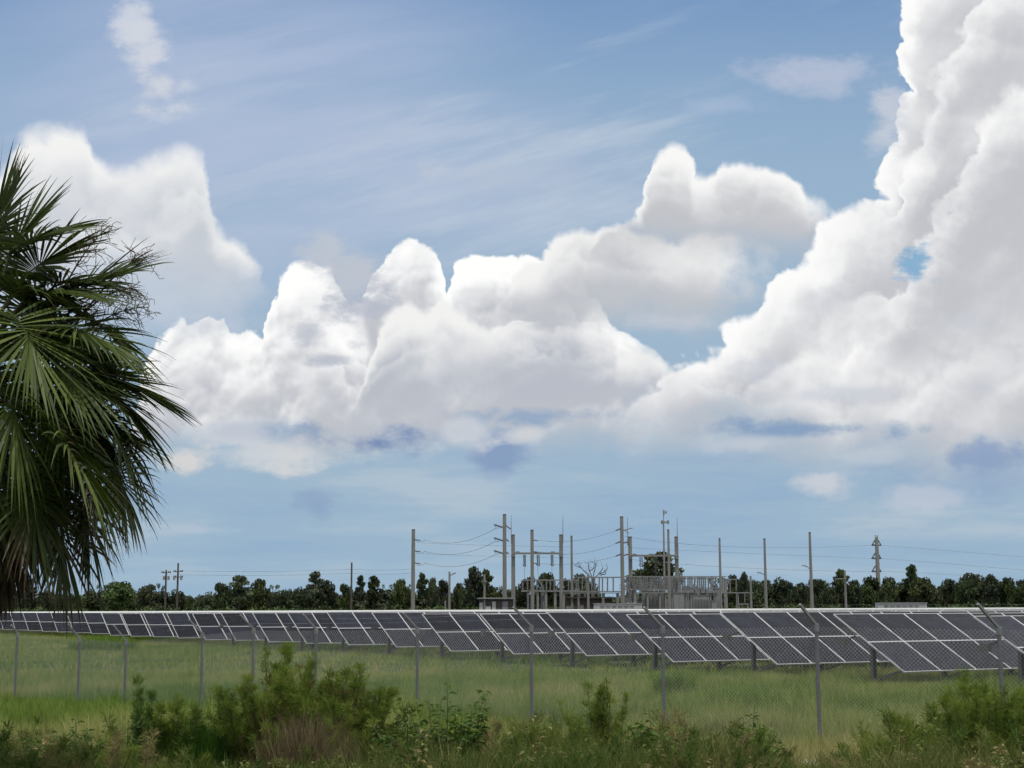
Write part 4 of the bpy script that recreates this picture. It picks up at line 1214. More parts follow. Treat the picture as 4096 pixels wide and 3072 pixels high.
# radio mast
b = base_at(2660, 394)
t = thing('radio_mast', 'slim radio mast with a crossbar and antennas behind the right gantry', 'radio mast', b)
def q(x, y): return P(x, y, 394) - b
m = MB(); m.tube((0, 0, -.3), (0, 0, q(2660, 2089).z), .30, .2, 8); m.build('mast_shaft', MT['steel'], t)
m = MB(); m.tube((0, 0, q(2660, 2089).z), (0, 0, q(2660, 2040).z), .12, .08, 6); m.build('mast_tip', MT['steel'], t)
m = MB(); m.bar(q(2646, 2089), q(2674, 2089), .4, .45)
for x in (2646, 2650, 2670, 2674): m.box(q(x, 2089), (.28, .4, .95))
m.build('crossbar', MT['steel'], t)
m = MB(); m.box(q(2655, 2050), (.42, .4, 1.3)); m.box(q(2665, 2049), (.3, .3, .8)); m.bar(q(2653, 2050), q(2667, 2050), .15, .15); m.build('antenna', MT['steel'], t)
m = MB(); m.bar(q(2660, 2178), q(2651, 2177), .15, .2); m.build('side_bracket', MT['steel'], t)


def rack(name, label, rails, posts, ins, D, group='bus racks of the substation', extra=()):
    """bus rack: rails (x0, x1, y, thickness px), posts (x, y top, width px), insulator posts (x, y0, y1, width px)"""
    xm = sum(r[0] + r[1] for r in rails) / 2 / len(rails)
    b = base_at(xm, D)
    t = thing(name, label, 'bus rack', b, 0, group)
    k = D / F
    for x0, x1, y, th in rails:
        m = MB()
        for dy in (0, 1.6, 3.2):
            o = Vector((0, dy, 0)); m.bar(P(x0, y, D) - b + o, P(x1, y, D) - b + o, .3, th * k)
        m.build('bus_rail', MT['steel'], t)
    for x, y, w in posts:
        for dy in (.3, 2.9):
            m = MB(); p = P(x, y, D) - b; m.box((p.x, dy, p.z / 2 - .1), (w * k, .45, p.z + .2)); m.box((p.x, dy, .25), (w * k * 1.6, .7, .5)); m.build('rack_post', MT['steel'], t)
    for x, y0, y1, w in ins:
        m = MB(); p0, p1 = P(x, y0, D) - b, P(x, y1, D) - b
        m.tube(p0, p1, w * k * .33, w * k * .33, 7)
        n = 8
        for j in range(n): m.tube(p0.lerp(p1, (j + .2) / n), p0.lerp(p1, (j + .7) / n), w * k * .55, w * k * .55, 8)
        m.build('post_insulator', MT['steel'], t)
    for x0, y0, x1, y1 in extra:
        m = MB(); m.bar(P(x0, y0, D + 1) - b, P(x1, y1, D + 1) - b, .25, .25); m.build('diagonal_brace', MT['steel'], t)
    return t, b


rr = rng_of(12)
rack('bus_rack', 'left part of the grey bus rack, under the left gantry', [(2090, 2312, 2320, 4), (2085, 2312, 2364, 5), (2260, 2312, 2372, 3)], [(2112, 2366, 8), (2151, 2366, 8), (2184, 2366, 10), (2221, 2366, 9), (2255, 2366, 8)],
     [(x, 2321, 2362, 6) for x in (2091, 2110, 2147, 2186, 2201, 2217, 2240, 2274, 2287, 2305)], 376, extra=[(2160, 2330, 2176, 2360), (2222, 2364, 2236, 2330)])
rack('bus_rack', 'middle part of the bus rack behind the short pale pole', [(2312, 2486, 2309, 4), (2312, 2500, 2366, 4), (2312, 2500, 2372, 3)], [(2315, 2368, 6), (2414, 2372, 8), (2472, 2372, 8), (2492, 2372, 10)],
     [(x, 2310, 2364, 6) for x in (2313, 2329, 2345, 2367, 2379, 2397, 2410, 2430, 2453)] + [(x, 2374, 2388, 7) for x in (2318, 2340, 2368, 2395, 2417)], 388)
rack('bus_rack', 'right middle part of the bus rack under the right gantry', [(2500, 2712, 2306, 3.5), (2500, 2712, 2358, 5), (2545, 2712, 2371, 4)], [(2540, 2360, 10), (2590, 2360, 7), (2640, 2372, 8), (2662, 2372, 6), (2690, 2360, 9)],
     [(x, 2308, 2356, 7) for x in (2508, 2518, 2536, 2549, 2556, 2562, 2574, 2581, 2588, 2601, 2612, 2620, 2628, 2637, 2645, 2660, 2668, 2684, 2693, 2701)] + [(x, 2374, 2400, 6) for x in (2552, 2574, 2606, 2630, 2652, 2676, 2700)], 384, extra=[(2505, 2366, 2560, 2410), (2515, 2380, 2545, 2420), (2600, 2310, 2622, 2356), (2650, 2356, 2668, 2310)])
rack('bus_rack', 'right part of the bus rack with its rail under the slim bare pole', [(2712, 2906, 2306, 3), (2712, 2900, 2313, 2.5), (2712, 2900, 2364, 7), (2712, 2900, 2371, 3)], [(2746, 2366, 7), (2764, 2366, 6), (2842, 2372, 6), (2864, 2366, 8), (2904, 2314, 8)],
     [(x, 2308, 2360, 7) for x in (2716, 2722, 2731, 2739, 2752, 2760, 2768, 2779, 2790, 2798, 2806, 2814, 2822, 2834, 2845, 2852, 2862, 2880, 2890)] + [(x, 2374, 2402, 6) for x in (2722, 2752, 2778, 2800, 2828, 2856, 2884)], 380, extra=[(2725, 2330, 2735, 2350), (2842, 2355, 2862, 2320), (2905, 2360, 2916, 2318), (2770, 2355, 2782, 2320), (2830, 2320, 2850, 2345)])
rack('bus_rack', 'rear grey lattice of the yard behind the radio mast', [(2490, 2720, 2316, 2.5), (2480, 2720, 2340, 2.5), (2480, 2890, 2352, 2.5)], [(x, 2318, 5) for x in (2496, 2530, 2570, 2610, 2650, 2690, 2716)] + [(x, 2354, 5) for x in (2756, 2796, 2836, 2876)],
     [(x, 2341, 2372, 6) for x in (2486, 2512, 2542, 2560, 2584, 2598, 2624, 2642, 2672, 2700, 2730, 2748, 2786, 2812, 2844, 2870)], 402, extra=[(2496, 2318, 2530, 2352), (2530, 2318, 2496, 2352), (2570, 2318, 2610, 2352), (2610, 2318, 2570, 2352), (2650, 2318, 2690, 2352), (2690, 2318, 2650, 2352)])
rack('bus_rack', 'low open frame at the right end of the yard with a thin pale top rail', [(2908, 3014, 2371, 3.5), (2920, 2948, 2317, 3)], [(2906, 2372, 8), (2953, 2374, 4)], [(2921, 2319, 2370, 5), (2945, 2319, 2364, 5), (2979, 2376, 2410, 4)], 372)
m = MB(); b = base_at(2973, 366); bz = lambda x, y: P(x, y, 366) - b
m.box(bz(2973, 2416), (2.6, 1.2, .25))
for x in (2956, 2990): m.box((bz(x, 2420).x, 0, bz(x, 2416).z / 2), (.3, 1, bz(x, 2416).z - .3))
o = m.build('equipment_stand', MT['concrete']); o.location = b
tag(o, 'low pale stand of two legs and a slab under the right end frame', 'stand')

# grey boxes of the yard
def tank(x0, x1, y0, y1, D, label, fins=True, bush=0):
    b = base_at((x0 + x1) / 2, D)
    t = thing('transformer', label, 'transformer', b, 0, 'grey transformers and cabinets')
    k = D / F; w = (x1 - x0) * k; h = P(x0, y0, D).z - b.z
    m = MB(); m.box((0, 1.2, h / 2), (w * .86, 2.2, h)); m.box((0, 1.2, h + .06), (w * .9, 2.4, .14)); m.build('tank', MT['tank'], t)
    if fins:
        n = max(4, int(w / .42))
        m = MB()
        for i in range(n): m.box((-w * .4 + w * .8 * (i + .5) / n, -.2, h * .48), (.12, .5, h * .72))
        m.build('radiator_fins', MT['steel'], t)
    else:
        m = MB(); m.box((-w * .2, .08, h * .5), (w * .34, .06, h * .8)); m.box((w * .2, .08, h * .5), (w * .34, .06, h * .8)); m.build('cabinet_door', MT['steel'], t)
    for i in range(bush):
        m = MB(); x = -w * .3 + w * .6 * i / max(1, bush - 1); m.tube((x, 1.2, h), (x, 1.2, h + 1.6), .17, .1, 8)
        for j in range(5): m.tube((x, 1.2, h + .2 + j * .25), (x, 1.2, h + .3 + j * .25), .26, .26, 8)
        m.build('bushing', MT['porcelain'], t)


tank(2566, 2662, 2366, 2430, 390, 'largest grey transformer, behind the pale flat building and right of it', True, 3)
tank(2692, 2742, 2372, 2430, 374, 'grey cabinet left of the post under the right gantry rod', False)
tank(2768, 2842, 2381, 2430, 372, 'grey transformer under the right part of the bus rack', True, 3)
tank(2640, 2688, 2388, 2430, 392, 'smaller grey cabinet between the slim tapered pole and the largest transformer', False)
tank(2500, 2556, 2384, 2430, 394, 'grey transformer behind the left end of the right gantry, beside the slanting braces', True, 2)
tank(2716, 2770, 2385, 2430, 396, 'grey cabinet behind the grey cabinet under the right gantry rod', False)
tank(2163, 2178, 2340, 2430, 378, 'tall narrow grey switch box among the left rack posts', False, 0)
tank(2846, 2868, 2404, 2430, 370, 'small grey cabinet at the foot of the slim pole over the rack', False)


def shed(x0, x1, y0, D, label, wall, roofm, openings, over=.6, depth=4.0, name='shed'):
    b = base_at((x0 + x1) / 2, D)
    t = thing(name, label, 'building', b, 0, 'low buildings in the yard')
    k = D / F; w = (x1 - x0) * k; h = P(x0, y0, D).z - b.z
    m = MB(); m.box((0, depth / 2, h / 2 - .1), (w, depth, h - .2)); m.build('wall', MT[wall], t)
    m = MB(); m.box((0, depth / 2, h), (w + 2 * over, depth + 2 * over, .26)); m.box((0, depth / 2, h + .17), (w + over, depth + over, .08)); m.build('roof', MT[roofm], t)
    for cx, cw, z0, z1, nm, mt_ in openings:
        m = MB(); m.box(((cx - (x0 + x1) / 2) * k, -.05, h * (z0 + z1) / 2), (cw * k, .12, h * (z1 - z0))); m.build(nm, MT[mt_], t)


shed(1918, 2052, 2394, 374, 'low bronze shed with pale panels in its wall, left of the left gantry post', 'shadebrown', 'tank', [(1925, 13, .4, .8, 'wall_panel', 'palewall'), (1953, 20, .42, .62, 'wall_panel', 'palewall'), (1976, 14, .4, .85, 'wall_panel', 'palewall'), (2020, 22, .2, .85, 'door', 'tank')])
shed(2266, 2448, 2391, 398, 'long dark brown building with wide openings behind the middle bus rack', 'brown', 'shadebrown', [(2275, 18, .05, .6, 'door', 'tank'), (2305, 26, .3, .7, 'window', 'shadebrown'), (2328, 14, .05, .65, 'door', 'tank'), (2392, 40, .3, .7, 'window', 'shadebrown')])
for x0, x1, y0, D, lab in ((2378, 2567, 2415, 345, 'long low pale grey flat-roofed cabin in front of the bus rack'), (3513, 3707, 2412.5, 340, 'long low pale grey flat-roofed cabin before the right hand wood')):
    b = base_at((x0 + x1) / 2, D)
    t = thing('inverter_cabin', lab, 'cabin', b, 0, 'pale inverter cabins')
    k = D / F; w = (x1 - x0) * k; h = P(x0, y0, D).z - b.z
    m = MB(); m.box((0, 1.3, h / 2), (w, 2.6, h)); m.build('wall', MT['palewall'], t)
    m = MB(); m.box((0, 1.3, h + .05), (w + .3, 2.9, .1)); m.build('roof', MT['palewall'], t)
    for i in range(6):
        m = MB(); m.box((-w * .33 + w * .62 * i / 5, -.04, h * .82), (w * .085, .1, .14)); m.build('vent', MT['galv_dark'], t)
    if x0 == 2378:
        for x in (2513, 2538):
            m = MB(); m.tube((P(x, 2415, D) - b) + Vector((0, .8, 0)), (P(x, 2410.5, D) - b) + Vector((0, .8, 0)), .25, .3, 8); m.build('roof_vent', MT['palewall'], t)

# yard floor fence: a row of slim grey posts and rail hidden low behind the panels
# ------------------------------------------------------------------ wires
def span(label, pts, r=.05, grp='power lines', n=14):
    """pts: (px, py, depth) start, middle, end -> one hanging cable"""
    a, c, e = [P(*p) for p in pts]
    m = MB(); q = []
    for i in range(n + 1):
        f = i / n
        q.append(a * ((1 - f) * (1 - 2 * f)) + c * (4 * f * (1 - f)) + e * (f * (2 * f - 1)))
    o0 = q[0].copy()
    m.path([p - o0 for p in q], r, 4)
    o = m.build('power_line', MT['cable']); o.location = o0
    tag(o, label, 'power line', grp)


TIER = ('top', 'middle', 'lowest')
for i, (y0, ym, y1) in enumerate(((2161, 2168, 2112), (2206, 2215, 2164), (2253, 2264, 2217))):
    span(f'{TIER[i]} wire from the leftmost tall grey pole up to the tallest pole', [(1700, y0, 420), (1840, ym, 406), (1984, y1, 392)])
for i, (y0, ym, y1) in enumerate(((2161, 2162, 2123), (2207, 2215, 2174), (2254, 2254, 2225))):
    span(f'{TIER[i]} wire from the pole before the left gantry up to the slanting-crossarm pole', [(2152, y0, 372), (2310, ym, 375), (2463, y1, 378)])
for i, (y0, ym, y1) in enumerate(((2150, 2189, 2181), (2195, 2213, 2234), (2240, 2272, 2287))):
    span(f'{TIER[i]} faint wire from the slanting-crossarm pole right to the steel pylon', [(2500, y0 - 5, 378), (2980, ym, 450), (3490, y1, 559)], .042)
for i, (y0, ym, y1) in enumerate(((2181, 2206, 2236), (2234, 2258, 2290), (2286, 2300, 2330))):
    span(f'{TIER[i]} wire from the steel pylon to the right edge of the photo', [(3523, y0, 559), (3830, ym, 545), (4200, y1, 530)], .045)
for i, y in enumerate((2166, 2209)):
    span(f'{TIER[i]} faint wire running on behind the left gantry', [(1686, y + 5, 420), (1900, y + 14, 430), (2290, y + 22, 398)], .035)
for i, y in enumerate((2277, 2293)):
    span(f'{("upper", "lower")[i]} faint wire along the left skyline past the short dark pole', [(713, y + 6, 440), (1050, y + 9, 440), (1407, y, 440)], .035)
    span(f'{("upper", "lower")[i]} faint wire from the short dark pole to the tall grey pole', [(1407, y, 440), (1530, y + 4, 430), (1652, y - 2, 421)], .035)

# ------------------------------------------------------------------ meadow grass (nobody could count it: one object)
def fbm2(x, y, seed=0, oct=4):
    """cheap smooth noise in 0..1 from sums of sines"""
    rg = rng_of(seed); s = np.zeros_like(x); amp = 1.0; tot = 0
    fr = 1.0
    for o in range(oct):
        for k in range(3):
            a, ph = rg.uniform(0, 6.28), rg.uniform(0, 6.28)
            s += amp * np.sin(fr * (x * math.cos(a) + y * math.sin(a)) * rg.uniform(.7, 1.4) + ph)
        tot += amp * 1.6; amp *= .6; fr *= 2.1
    return np.clip(.5 + s / tot * .5, 0, 1)


def gnd_np(x, y):
    d = NV.x * (x - X0) + NV.y * (y - Y0)
    return -0.0018 * np.clip(d, 0, 420)


def blades(rg, x, y, h, w, tint, lean=.35, tipt=0.0, z=None):
    n = len(x)
    a = rg.uniform(0, 2 * np.pi, n)
    fx, fy = np.cos(a), np.sin(a)
    b = rg.uniform(0, 2 * np.pi, n); ln = h * lean * rg.uniform(.2, 1.3, n)
    lx, ly = np.cos(b) * ln, np.sin(b) * ln
    z0 = gnd_np(x, y) - .02 if z is None else z
    V = np.empty((n, 5, 3))
    for k, (f, ww) in enumerate(((0, 1.0), (0, -1.0), (.55, .8), (.55, -.8), (1, 0))):
        bend = f * f
        V[:, k, 0] = x + fx * w * ww + lx * bend
        V[:, k, 1] = y + fy * w * ww + ly * bend
        V[:, k, 2] = z0 + h * f * (1 - .12 * bend)
    base = (np.arange(n) * 5)[:, None]
    FC = np.concatenate([base + np.array([[0, 1, 2]]), base + np.array([[1, 3, 2]]), base + np.array([[2, 3, 4]])])
    T = np.stack([tint - .05, tint - .05, tint, tint, tint + tipt], 1)
    return V.reshape(-1, 3), FC, np.clip(T, 0, 1).ravel()


def in_view(rg, n, y0, y1, p=1.0, margin=1.5):
    """ground points inside a wedge a little wider than the picture"""
    u = rg.random(n)
    y = (y0 ** p + u * (y1 ** p - y0 ** p)) ** (1 / p)
    x = rg.uniform(-1, 1, n) * (.372 * y + margin)
    return x, y


FXS = [P(a, b, c).x for a, b, c in FP]; FYS = [c for a, b, c in FP]


def build_grass():
    rg = rng_of(8)
    Vs, Fs, Ts, off = [], [], [], 0
    for n, y0, y1, p, h0, h1, w in ((150000, 19, 34, 2, .38, .85, .0055), (130000, 34, 60, 2, .38, .8, .009), (110000, 60, 165, 2, .30, .62, .022)):
        x, y = in_view(rg, n, y0, y1, p)
        # gathered in tufts
        q = .55 + .012 * y0
        x = x + .5 * q * np.sin(x * 3.1 / q + 1.3 * np.sin(y * 1.7)) * .5; y = y + .25 * q * np.sin(y * 2.7 / q + np.sin(x * 2.1))
        big = fbm2(x * .16, y * .16, 4); fine = fbm2(x * .9, y * .9, 9, 3)
        straw = np.clip((big - .5) * 1.7 + (fine - .5) * .7 + .45, 0, 1)
        # greener and taller beside the solar rows
        d = NV.x * (x - X0) + NV.y * (y - Y0)
        near_rows = np.clip(1 - np.abs(d + 4.5) / 5, 0, 1)
        tall = (.35 + 1.15 * fine) * (1 - .25 * straw)
        h = rg.uniform(h0, h1, n) * tall * np.where(d > -1.2, .62, 1.0)
        tint = .18 + .46 * straw - .22 * near_rows + rg.normal(0, .13, n) + .30 * (fine - .5) + .36 * np.clip((np.interp(x, FXS, FYS) - y) / 2, 0, 1) * (.45 + .8 * big)
        V, FC, T = blades(rg, x, y, h, w * rg.uniform(.6, 1.5, n), tint, .4, .10)
        Vs.append(V); Fs.append(FC + off); Ts.append(T); off += len(V)
        # seed heads: pale tips on thin stalks
        k = rg.random(n) < .16 * straw
        xs, ys, hs = x[k] + rg.normal(0, .05, k.sum()), y[k], h[k] * 1.28 + .05
        V, FC, T = blades(rg, xs, ys, hs, w * .62, .62 + .22 * rg.random(k.sum()), .22, .2)
        Vs.append(V); Fs.append(FC + off); Ts.append(T); off += len(V)
    o = link('meadow_grass', np_mesh('meadow_grass', np.concatenate(Vs), np.concatenate(Fs), MT['grass'], np.concatenate(Ts)))
    tag(o, 'tall green and straw coloured meadow grass between the weeds and the solar rows', 'grass', kind='stuff')


build_grass()


# ------------------------------------------------------------------ weeds in front of the fence
def stems_of(rg, n, spread, h, lean=.22, r0=.08):
    """n curved stems: base, tip direction and height"""
    out = []
    for _ in range(n):
        a = rg.uniform(0, 6.28); r = spread * math.sqrt(rg.random())
        b = np.array([r0 * math.cos(a) * rg.random() + r * .45 * math.cos(a), r * .45 * math.sin(a), 0])
        hh = h * (1 - .38 * (r / max(spread, .01)) ** 2) * rg.uniform(.72, 1.0)
        t = b + np.array([r * .6 * math.cos(a) + rg.normal(0, lean * .3), r * .6 * math.sin(a) + rg.normal(0, lean * .3), hh])
        out.append((b, t))
    return out


def feather(seed, n, spread, h, low=.3, dry=0.0, blen=.34, dens=1.0, size=1.0):
    """dog-fennel like plume: thread leaves on many side shoots; returns foliage V, F, T and the stems"""
    rg = rng_of(seed)
    st = stems_of(rg, int(n * 1.9), spread, h, .75)
    st = [(b, b + (t - b) * rg.uniform(.55, 1.0)) if q % 2 else (b, t) for q, (b, t) in enumerate(st)]
    C0, C1, TT = [], [], []
    for b, t in st:
        hh = t[2]; m = int(44 * dens * hh / 1.5)
        tn = rg.uniform(.36, 1.0)
        f = rg.uniform(low, 1, m) ** .8
        p = b + (t - b) * f[:, None]
        p[:, :2] += (t - b)[:2] * ((f ** 2 - f) * .5)[:, None]
        az = rg.uniform(0, 6.28, m)
        L = blen * .62 * (1.12 - f) * rg.uniform(.5, 1.3, m) + .05
        d = np.stack([np.cos(az) * .75, np.sin(az) * .75, rg.uniform(.35, 1.1, m)], 1); d /= np.linalg.norm(d, axis=1)[:, None]
        for i in range(m):
            k = int(15 + 34 * L[i])
            g = rg.uniform(.1, 1, k)
            q = p[i] + d[i] * (L[i] * g)[:, None]
            v = d[i] * .45 + np.array([0, 0, .35]) + rg.normal(0, .55, (k, 3)); v /= np.linalg.norm(v, axis=1)[:, None]
            C0.append(q); C1.append(q + v * rg.uniform(.04, .13, (k, 1)) * size)
            br = dry * (1 - f[i])
            TT.append(np.clip(tn + rg.normal(0, .1, k) - (1.0 if rg.random() < br else 0), 0, 1))
    a, e, tt = np.concatenate(C0), np.concatenate(C1), np.concatenate(TT)
    n_ = len(a)
    s = np.cross(e - a, rg.normal(size=(n_, 3))); s /= np.linalg.norm(s, axis=1)[:, None] + 1e-9
    s *= rg.uniform(.0024, .005, (n_, 1)) * size
    m_ = a * .45 + e * .55
    V = np.stack([a, m_ + s, e, m_ - s], 1).reshape(-1, 3)
    return V, np.arange(4 * n_).reshape(n_, 4), np.repeat(tt, 4), st


def leafy(seed, n, spread, h, leaf=.075, per=34, low=.12, shoots=3):
    """broad leaved weed: rhombic folded leaves along branching stems"""
    rg = rng_of(seed)
    st = stems_of(rg, n, spread, h, .3)
    P0, D, S_, T = [], [], [], []
    st2 = list(st)
    for b, t in st:
        for _ in range(shoots):
            f = rg.uniform(.25, .8); p = b + (t - b) * f; a = rg.uniform(0, 6.28); L = t[2] * rg.uniform(.15, .32)
            st2.append((p, p + np.array([math.cos(a) * L * .8, math.sin(a) * L * .8, L * .8])))
    for b, t in st2:
        L = np.linalg.norm(t - b); m = int(per * L / max(h, .1)) + 5
        f = rg.uniform(low, 1.02, m)
        az = rg.uniform(0, 6.28, m)
        P0.append(b + (t - b) * f[:, None])
        D.append(np.stack([np.cos(az), np.sin(az), rg.uniform(-.5, .55, m)], 1))
        S_.append(leaf * rg.uniform(.45, 1.2, m) * (1.15 - .45 * f))
        T.append(np.clip(rg.normal(rg.uniform(.3, .7), .2) + rg.normal(0, .14, m) + .25 * (f - .5), 0, 1))
    p, d, s, t = np.concatenate(P0), np.concatenate(D), np.concatenate(S_)[:, None], np.concatenate(T)
    d /= np.linalg.norm(d, axis=1)[:, None]
    w = np.cross(d, rg.normal(0, .35, (len(p), 3)) + np.array([0, 0, 1.])); w /= np.linalg.norm(w, axis=1)[:, None] + 1e-9
    up = np.cross(w, d)
    p = p + d * s * .25
    base, tip = p, p + d * s * 2.0 - up * s * .35
    l, r = p + d * s * .8 + w * s * .52 + up * s * .22, p + d * s * .8 - w * s * .52 + up * s * .22
    n_ = len(p)
    V = np.stack([base, r, tip, l], 1).reshape(-1, 3)
    k = np.arange(n_)[:, None] * 4
    FC = np.concatenate([k + np.array([[0, 1, 2]]), k + np.array([[0, 2, 3]])])
    return V, FC, np.repeat(t, 4), st2


def tussock(seed, n, spread, h, w=.007, lean=.18, t0=.1, t1=.8):
    rg = rng_of(seed)
    a, r = rg.uniform(0, 6.28, n), spread * np.sqrt(rg.random(n))
    x, y = r * np.cos(a), r * np.sin(a) * .7
    hh = h * rg.uniform(.45, 1.0, n) * (1 - .3 * (r / spread) ** 2)
    V, FC, T = blades(rg, x, y, hh, w * rg.uniform(.6, 1.4, n), rg.uniform(t0, t1, n), lean, .05, z=np.zeros(n))
    return V, FC, T, []


def plant(name, label, cat, px, top, D, parts, group='weeds in front of the fence'):
    """parts: list of (part name, material, (V, F, T, stems) built one metre units)"""
    b = P(px, 2900, D); b.z = gnd(b.x, D)
    t = thing(name, label, cat, b, 0, group)
    stems = []
    for pn, mt_, (V, FC, T, st) in parts:
        link(pn, np_mesh(pn, V, FC, MT[mt_], T), t)
        stems += st
    if stems:
        m = MB()
        for s0, s1 in stems:
            L = float(np.linalg.norm(s1 - s0))
            m.path([Vector(s0), Vector((s0 * .5 + s1 * .5)) + Vector((0, 0, .02)), Vector(s1)], [.006 + .004 * L, .005 + .003 * L, .003], 5)
        m.build('stems', MT['stem'], t)
    return t


def hgt(px, top, D):
    p = P(px, top, D)
    return (p.z - gnd(p.x, D)) * 1.04


# big ones, each where the photograph shows it
h = hgt(1110, 2600, 21)
plant('feathery_weed', 'tallest feathery dog-fennel bush, green above and brown with dry stems below', 'weed', 1130, 2600, 21,
      [('foliage', 'fennel', feather(41, 46, 1.05, h, .22, .55, .28, 1.1, 1.15)), ('dry_stalks', 'dry', tussock(42, 2200, .70, h * .62, .006, .22, .0, .8))])
h = hgt(1340, 2660, 20.5)
plant('feathery_weed', 'feathery bush with many brown dry stems, right of the tallest feathery bush', 'weed', 1350, 2660, 20.5,
      [('foliage', 'fennel', feather(43, 34, .8, h, .3, .6, .26, 1.1, 1.1)), ('dry_stalks', 'dry', tussock(44, 2600, .62, h * .72, .006, .25, .0, .95))])
h = hgt(1240, 2755, 19.3)
plant('dry_weed_clump', 'brown clump of dead upright stems in front of the tallest feathery bush', 'weed', 1230, 2755, 19.3,
      [('dry_stalks', 'dry', tussock(40, 3800, .62, h, .006, .2, .0, .95)), ('foliage', 'fennel', feather(39, 9, .6, h * .95, .3, .9, .2, .8))])
h = hgt(760, 2740, 20.5)
plant('reed_clump', 'dense deep green upright reed clump left of the tallest feathery bush', 'weed', 760, 2740, 20.5,
      [('blades', 'reed', tussock(45, 5200, .62, h * .92, .006, .16, .0, .85)), ('plumes', 'fennel', feather(46, 10, .5, h, .35, 0, .22, .9))])
h = hgt(880, 2690, 20.7)
plant('spire_weed', 'slim green spire standing out of the right side of the reed clump', 'weed', 880, 2690, 20.7, [('foliage', 'weed', feather(47, 7, .14, h, .2, 0, .16, 1.6))])
h = hgt(590, 2706, 20.2)
plant('spire_weed', 'slim green spire at the left side of the reed clump', 'weed', 592, 2706, 20.2, [('foliage', 'weed', feather(48, 7, .2, h, .2, 0, .2, 1.5))])
h = hgt(500, 2810, 19.8)
plant('leafy_weed', 'dark scrubby weed with grey twigs left of the reed clump', 'weed', 505, 2810, 19.8, [('foliage', 'weed', leafy(49, 13, .42, h, .05, 30)), ('dry_stalks', 'dry', tussock(50, 60, .4, h * .8, .008, .5, .4, 1))])
h = hgt(130, 2885, 18.6)
plant('leafy_weed', 'broad-leaved dark green bush in the bottom left corner', 'weed', 110, 2885, 18.6, [('foliage', 'weed', leafy(51, 24, .62, h, .085, 36))])
h = hgt(330, 2890, 18.9)
plant('leafy_weed', 'broad-leaved bush second from the bottom left corner, paler than its neighbour', 'weed', 320, 2890, 18.9, [('foliage', 'weed', leafy(52, 18, .45, h, .075, 34)), ('grass_blades', 'grass', tussock(53, 300, .4, h * .8, .006, .4, .2, .6))])
h = hgt(450, 2960, 18.2)
plant('leafy_weed', 'low bright yellow-green weed on the bottom edge left of the reed clump', 'weed', 440, 2960, 18.2, [('foliage', 'fennel', feather(54, 14, .32, h, .15, 0, .2, 1.2))])
h = hgt(1800, 2716, 20)
plant('leafy_weed', 'tall leafy dark green weed with long leaves just left of the middle of the photo', 'weed', 1790, 2716, 20, [('foliage', 'weed', leafy(55, 22, .62, h, .075, 40))])
h = hgt(1650, 2800, 19.6)
plant('leafy_weed', 'shorter leafy weed at the left foot of the tall leafy weed in the middle', 'weed', 1640, 2830, 19.6, [('foliage', 'weed', leafy(56, 14, .42, h, .06, 32)), ('dry_stalks', 'dry', tussock(57, 90, .3, h, .006, .3, .3, .9))])
h = hgt(2160, 2880, 20.4)
plant('feathery_weed', 'soft feathery weed in front of the fence post right of the middle', 'weed', 2150, 2850, 20.4, [('foliage', 'fennel', feather(58, 18, .6, h, .2, .25, .3, 1.0))])
h = hgt(2380, 2745, 20.8)
plant('feathery_weed', 'feathery weed with a tall middle shoot between the fence posts right of the middle', 'weed', 2385, 2745, 20.8, [('foliage', 'fennel', feather(59, 18, .62, h, .2, .15, .3, 1.05))])
h = hgt(2640, 2850, 19.6)
plant('leafy_weed', 'leafy dark weed hiding the foot of the second fence post from the right-middle', 'weed', 2650, 2850, 19.6, [('foliage', 'weed', leafy(60, 20, .55, h, .07, 36))])
h = hgt(2950, 2830, 20)
plant('leafy_weed', 'leafy weed with pale flowering tips left of the full-length fence post', 'weed', 2950, 2830, 20, [('foliage', 'weed', leafy(61, 20, .6, h, .07, 34)), ('foliage', 'fennel', feather(62, 6, .4, h * 1.05, .4, .2, .2, .8))])
h = hgt(3960, 2705, 20.5)
plant('feathery_weed', 'largest bright green feathery bush at the right edge below the last fence post', 'weed', 3950, 2705, 20.5, [('foliage', 'fennel', feather(63, 60, 1.2, h, .12, 0, .30, 1.2, 1.1)), ('foliage', 'weed', leafy(64, 10, .8, h * .8, .06, 24))])
h = hgt(3640, 2860, 20)
plant('feathery_weed', 'lower bright green feathery weed left of the bush at the right edge', 'weed', 3630, 2860, 20, [('foliage', 'fennel', feather(65, 26, .7, h, .12, 0, .3, 1.0, 1.1))])
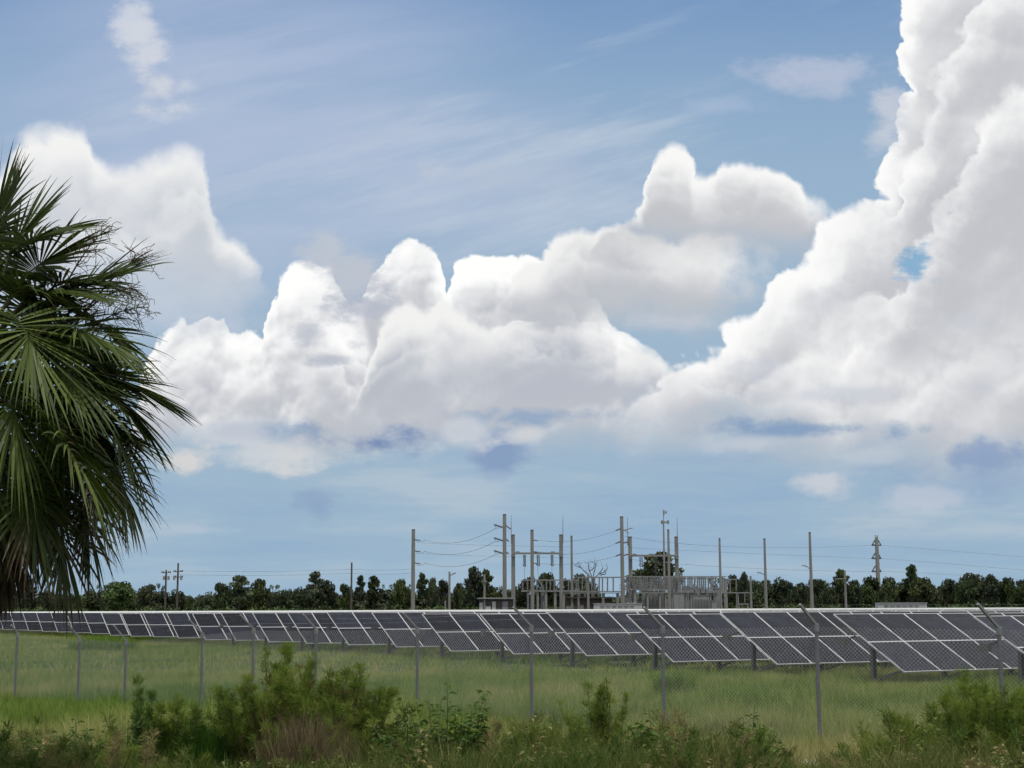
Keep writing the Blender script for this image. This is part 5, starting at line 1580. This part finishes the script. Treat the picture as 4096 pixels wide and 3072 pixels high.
# shrubs and tall weeds in the field, beside the rows
for k, (px, top, D, sp, lab) in enumerate(((400, 2526, 100, 2.2, 'bright green grassy clump before the farthest left rows'), (3850, 2640, 36, .4, 'tall green grassy clump before the solar row nearest the right edge'), (2700, 2628, 44, .6, 'tall green grassy clump in front of the fourth solar row'))):
    h = hgt(px, top, D)
    plant('field_shrub', lab, 'shrub', px, top, D, [('foliage', 'grass', tussock(70 + k, int(700 * sp + 300), sp, h, .012 if D < 60 else .03, .45, .1, .5))], 'shrubs in the meadow')


def build_undergrowth():
    """low tangle along the bottom of the picture, in front of the fence"""
    rg = rng_of(91)
    Vs, Fs, Ts, off = [], [], [], 0
    for k in range(300):
        px = rg.uniform(-250, 4350); D = rg.uniform(16.5, 21.8)
        p = P(px, 2900, D)
        gap = 3000 < px < 3560
        top = 3045 if gap or 600 < px < 1480 else 2935 if px < 600 else 2925 if px < 1980 or px > 3200 else 2895
        h = max(.35, hgt(px, top + rg.uniform(-70, 60), D))
        if k % 5 == 0: V, FC, T, _ = leafy(200 + k, 9, .45, h, .06, 26)
        elif k % 5 < 4:
            V, FC, T, _ = tussock(200 + k, 520, .6, h * 1.1, .006, .4, .12, .7)
        else:
            V, FC, T, _ = feather(200 + k, 8, .45, h, .1, 0, .25, .8)
            FC = np.concatenate([FC[:, :3], FC[:, [0, 2, 3]]])
            T = np.clip(T - .2, 0, 1)
        T = np.clip(T + .10 + rg.normal(0, .16), 0, 1)
        Vs.append(V + np.array([p.x, D, gnd(p.x, D)])); Fs.append(FC + off); Ts.append(T); off += len(V)
    o = link('undergrowth', np_mesh('undergrowth', np.concatenate(Vs), np.concatenate(Fs), MT['tangle'], np.concatenate(Ts)))
    tag(o, 'low tangle of mixed weeds and grass along the bottom of the photo', 'undergrowth', kind='stuff')


build_undergrowth()
# a scrap of white litter in the grass
rg = rng_of(6)
b = P(3240, 3055, 24.2)
V = np.array([(x * .05 + rg.normal(0, .012), y * .04 + rg.normal(0, .012), .03 * math.sin(x * 1.7 + y) + .015 * rg.normal()) for y in range(-2, 3) for x in range(-3, 4)])
FC = np.array([(j * 7 + i, j * 7 + i + 1, j * 7 + i + 8, j * 7 + i + 7) for j in range(4) for i in range(6)])
me = np_mesh('litter', V, FC, MT['paper'])
o = link('litter', me); o.location = b; o.rotation_euler = (.9, 0, .3)
sm = o.modifiers.new('thickness', 'SOLIDIFY'); sm.thickness = .004
tag(o, 'crumpled scrap of white litter in the grass on the bottom edge', 'litter')
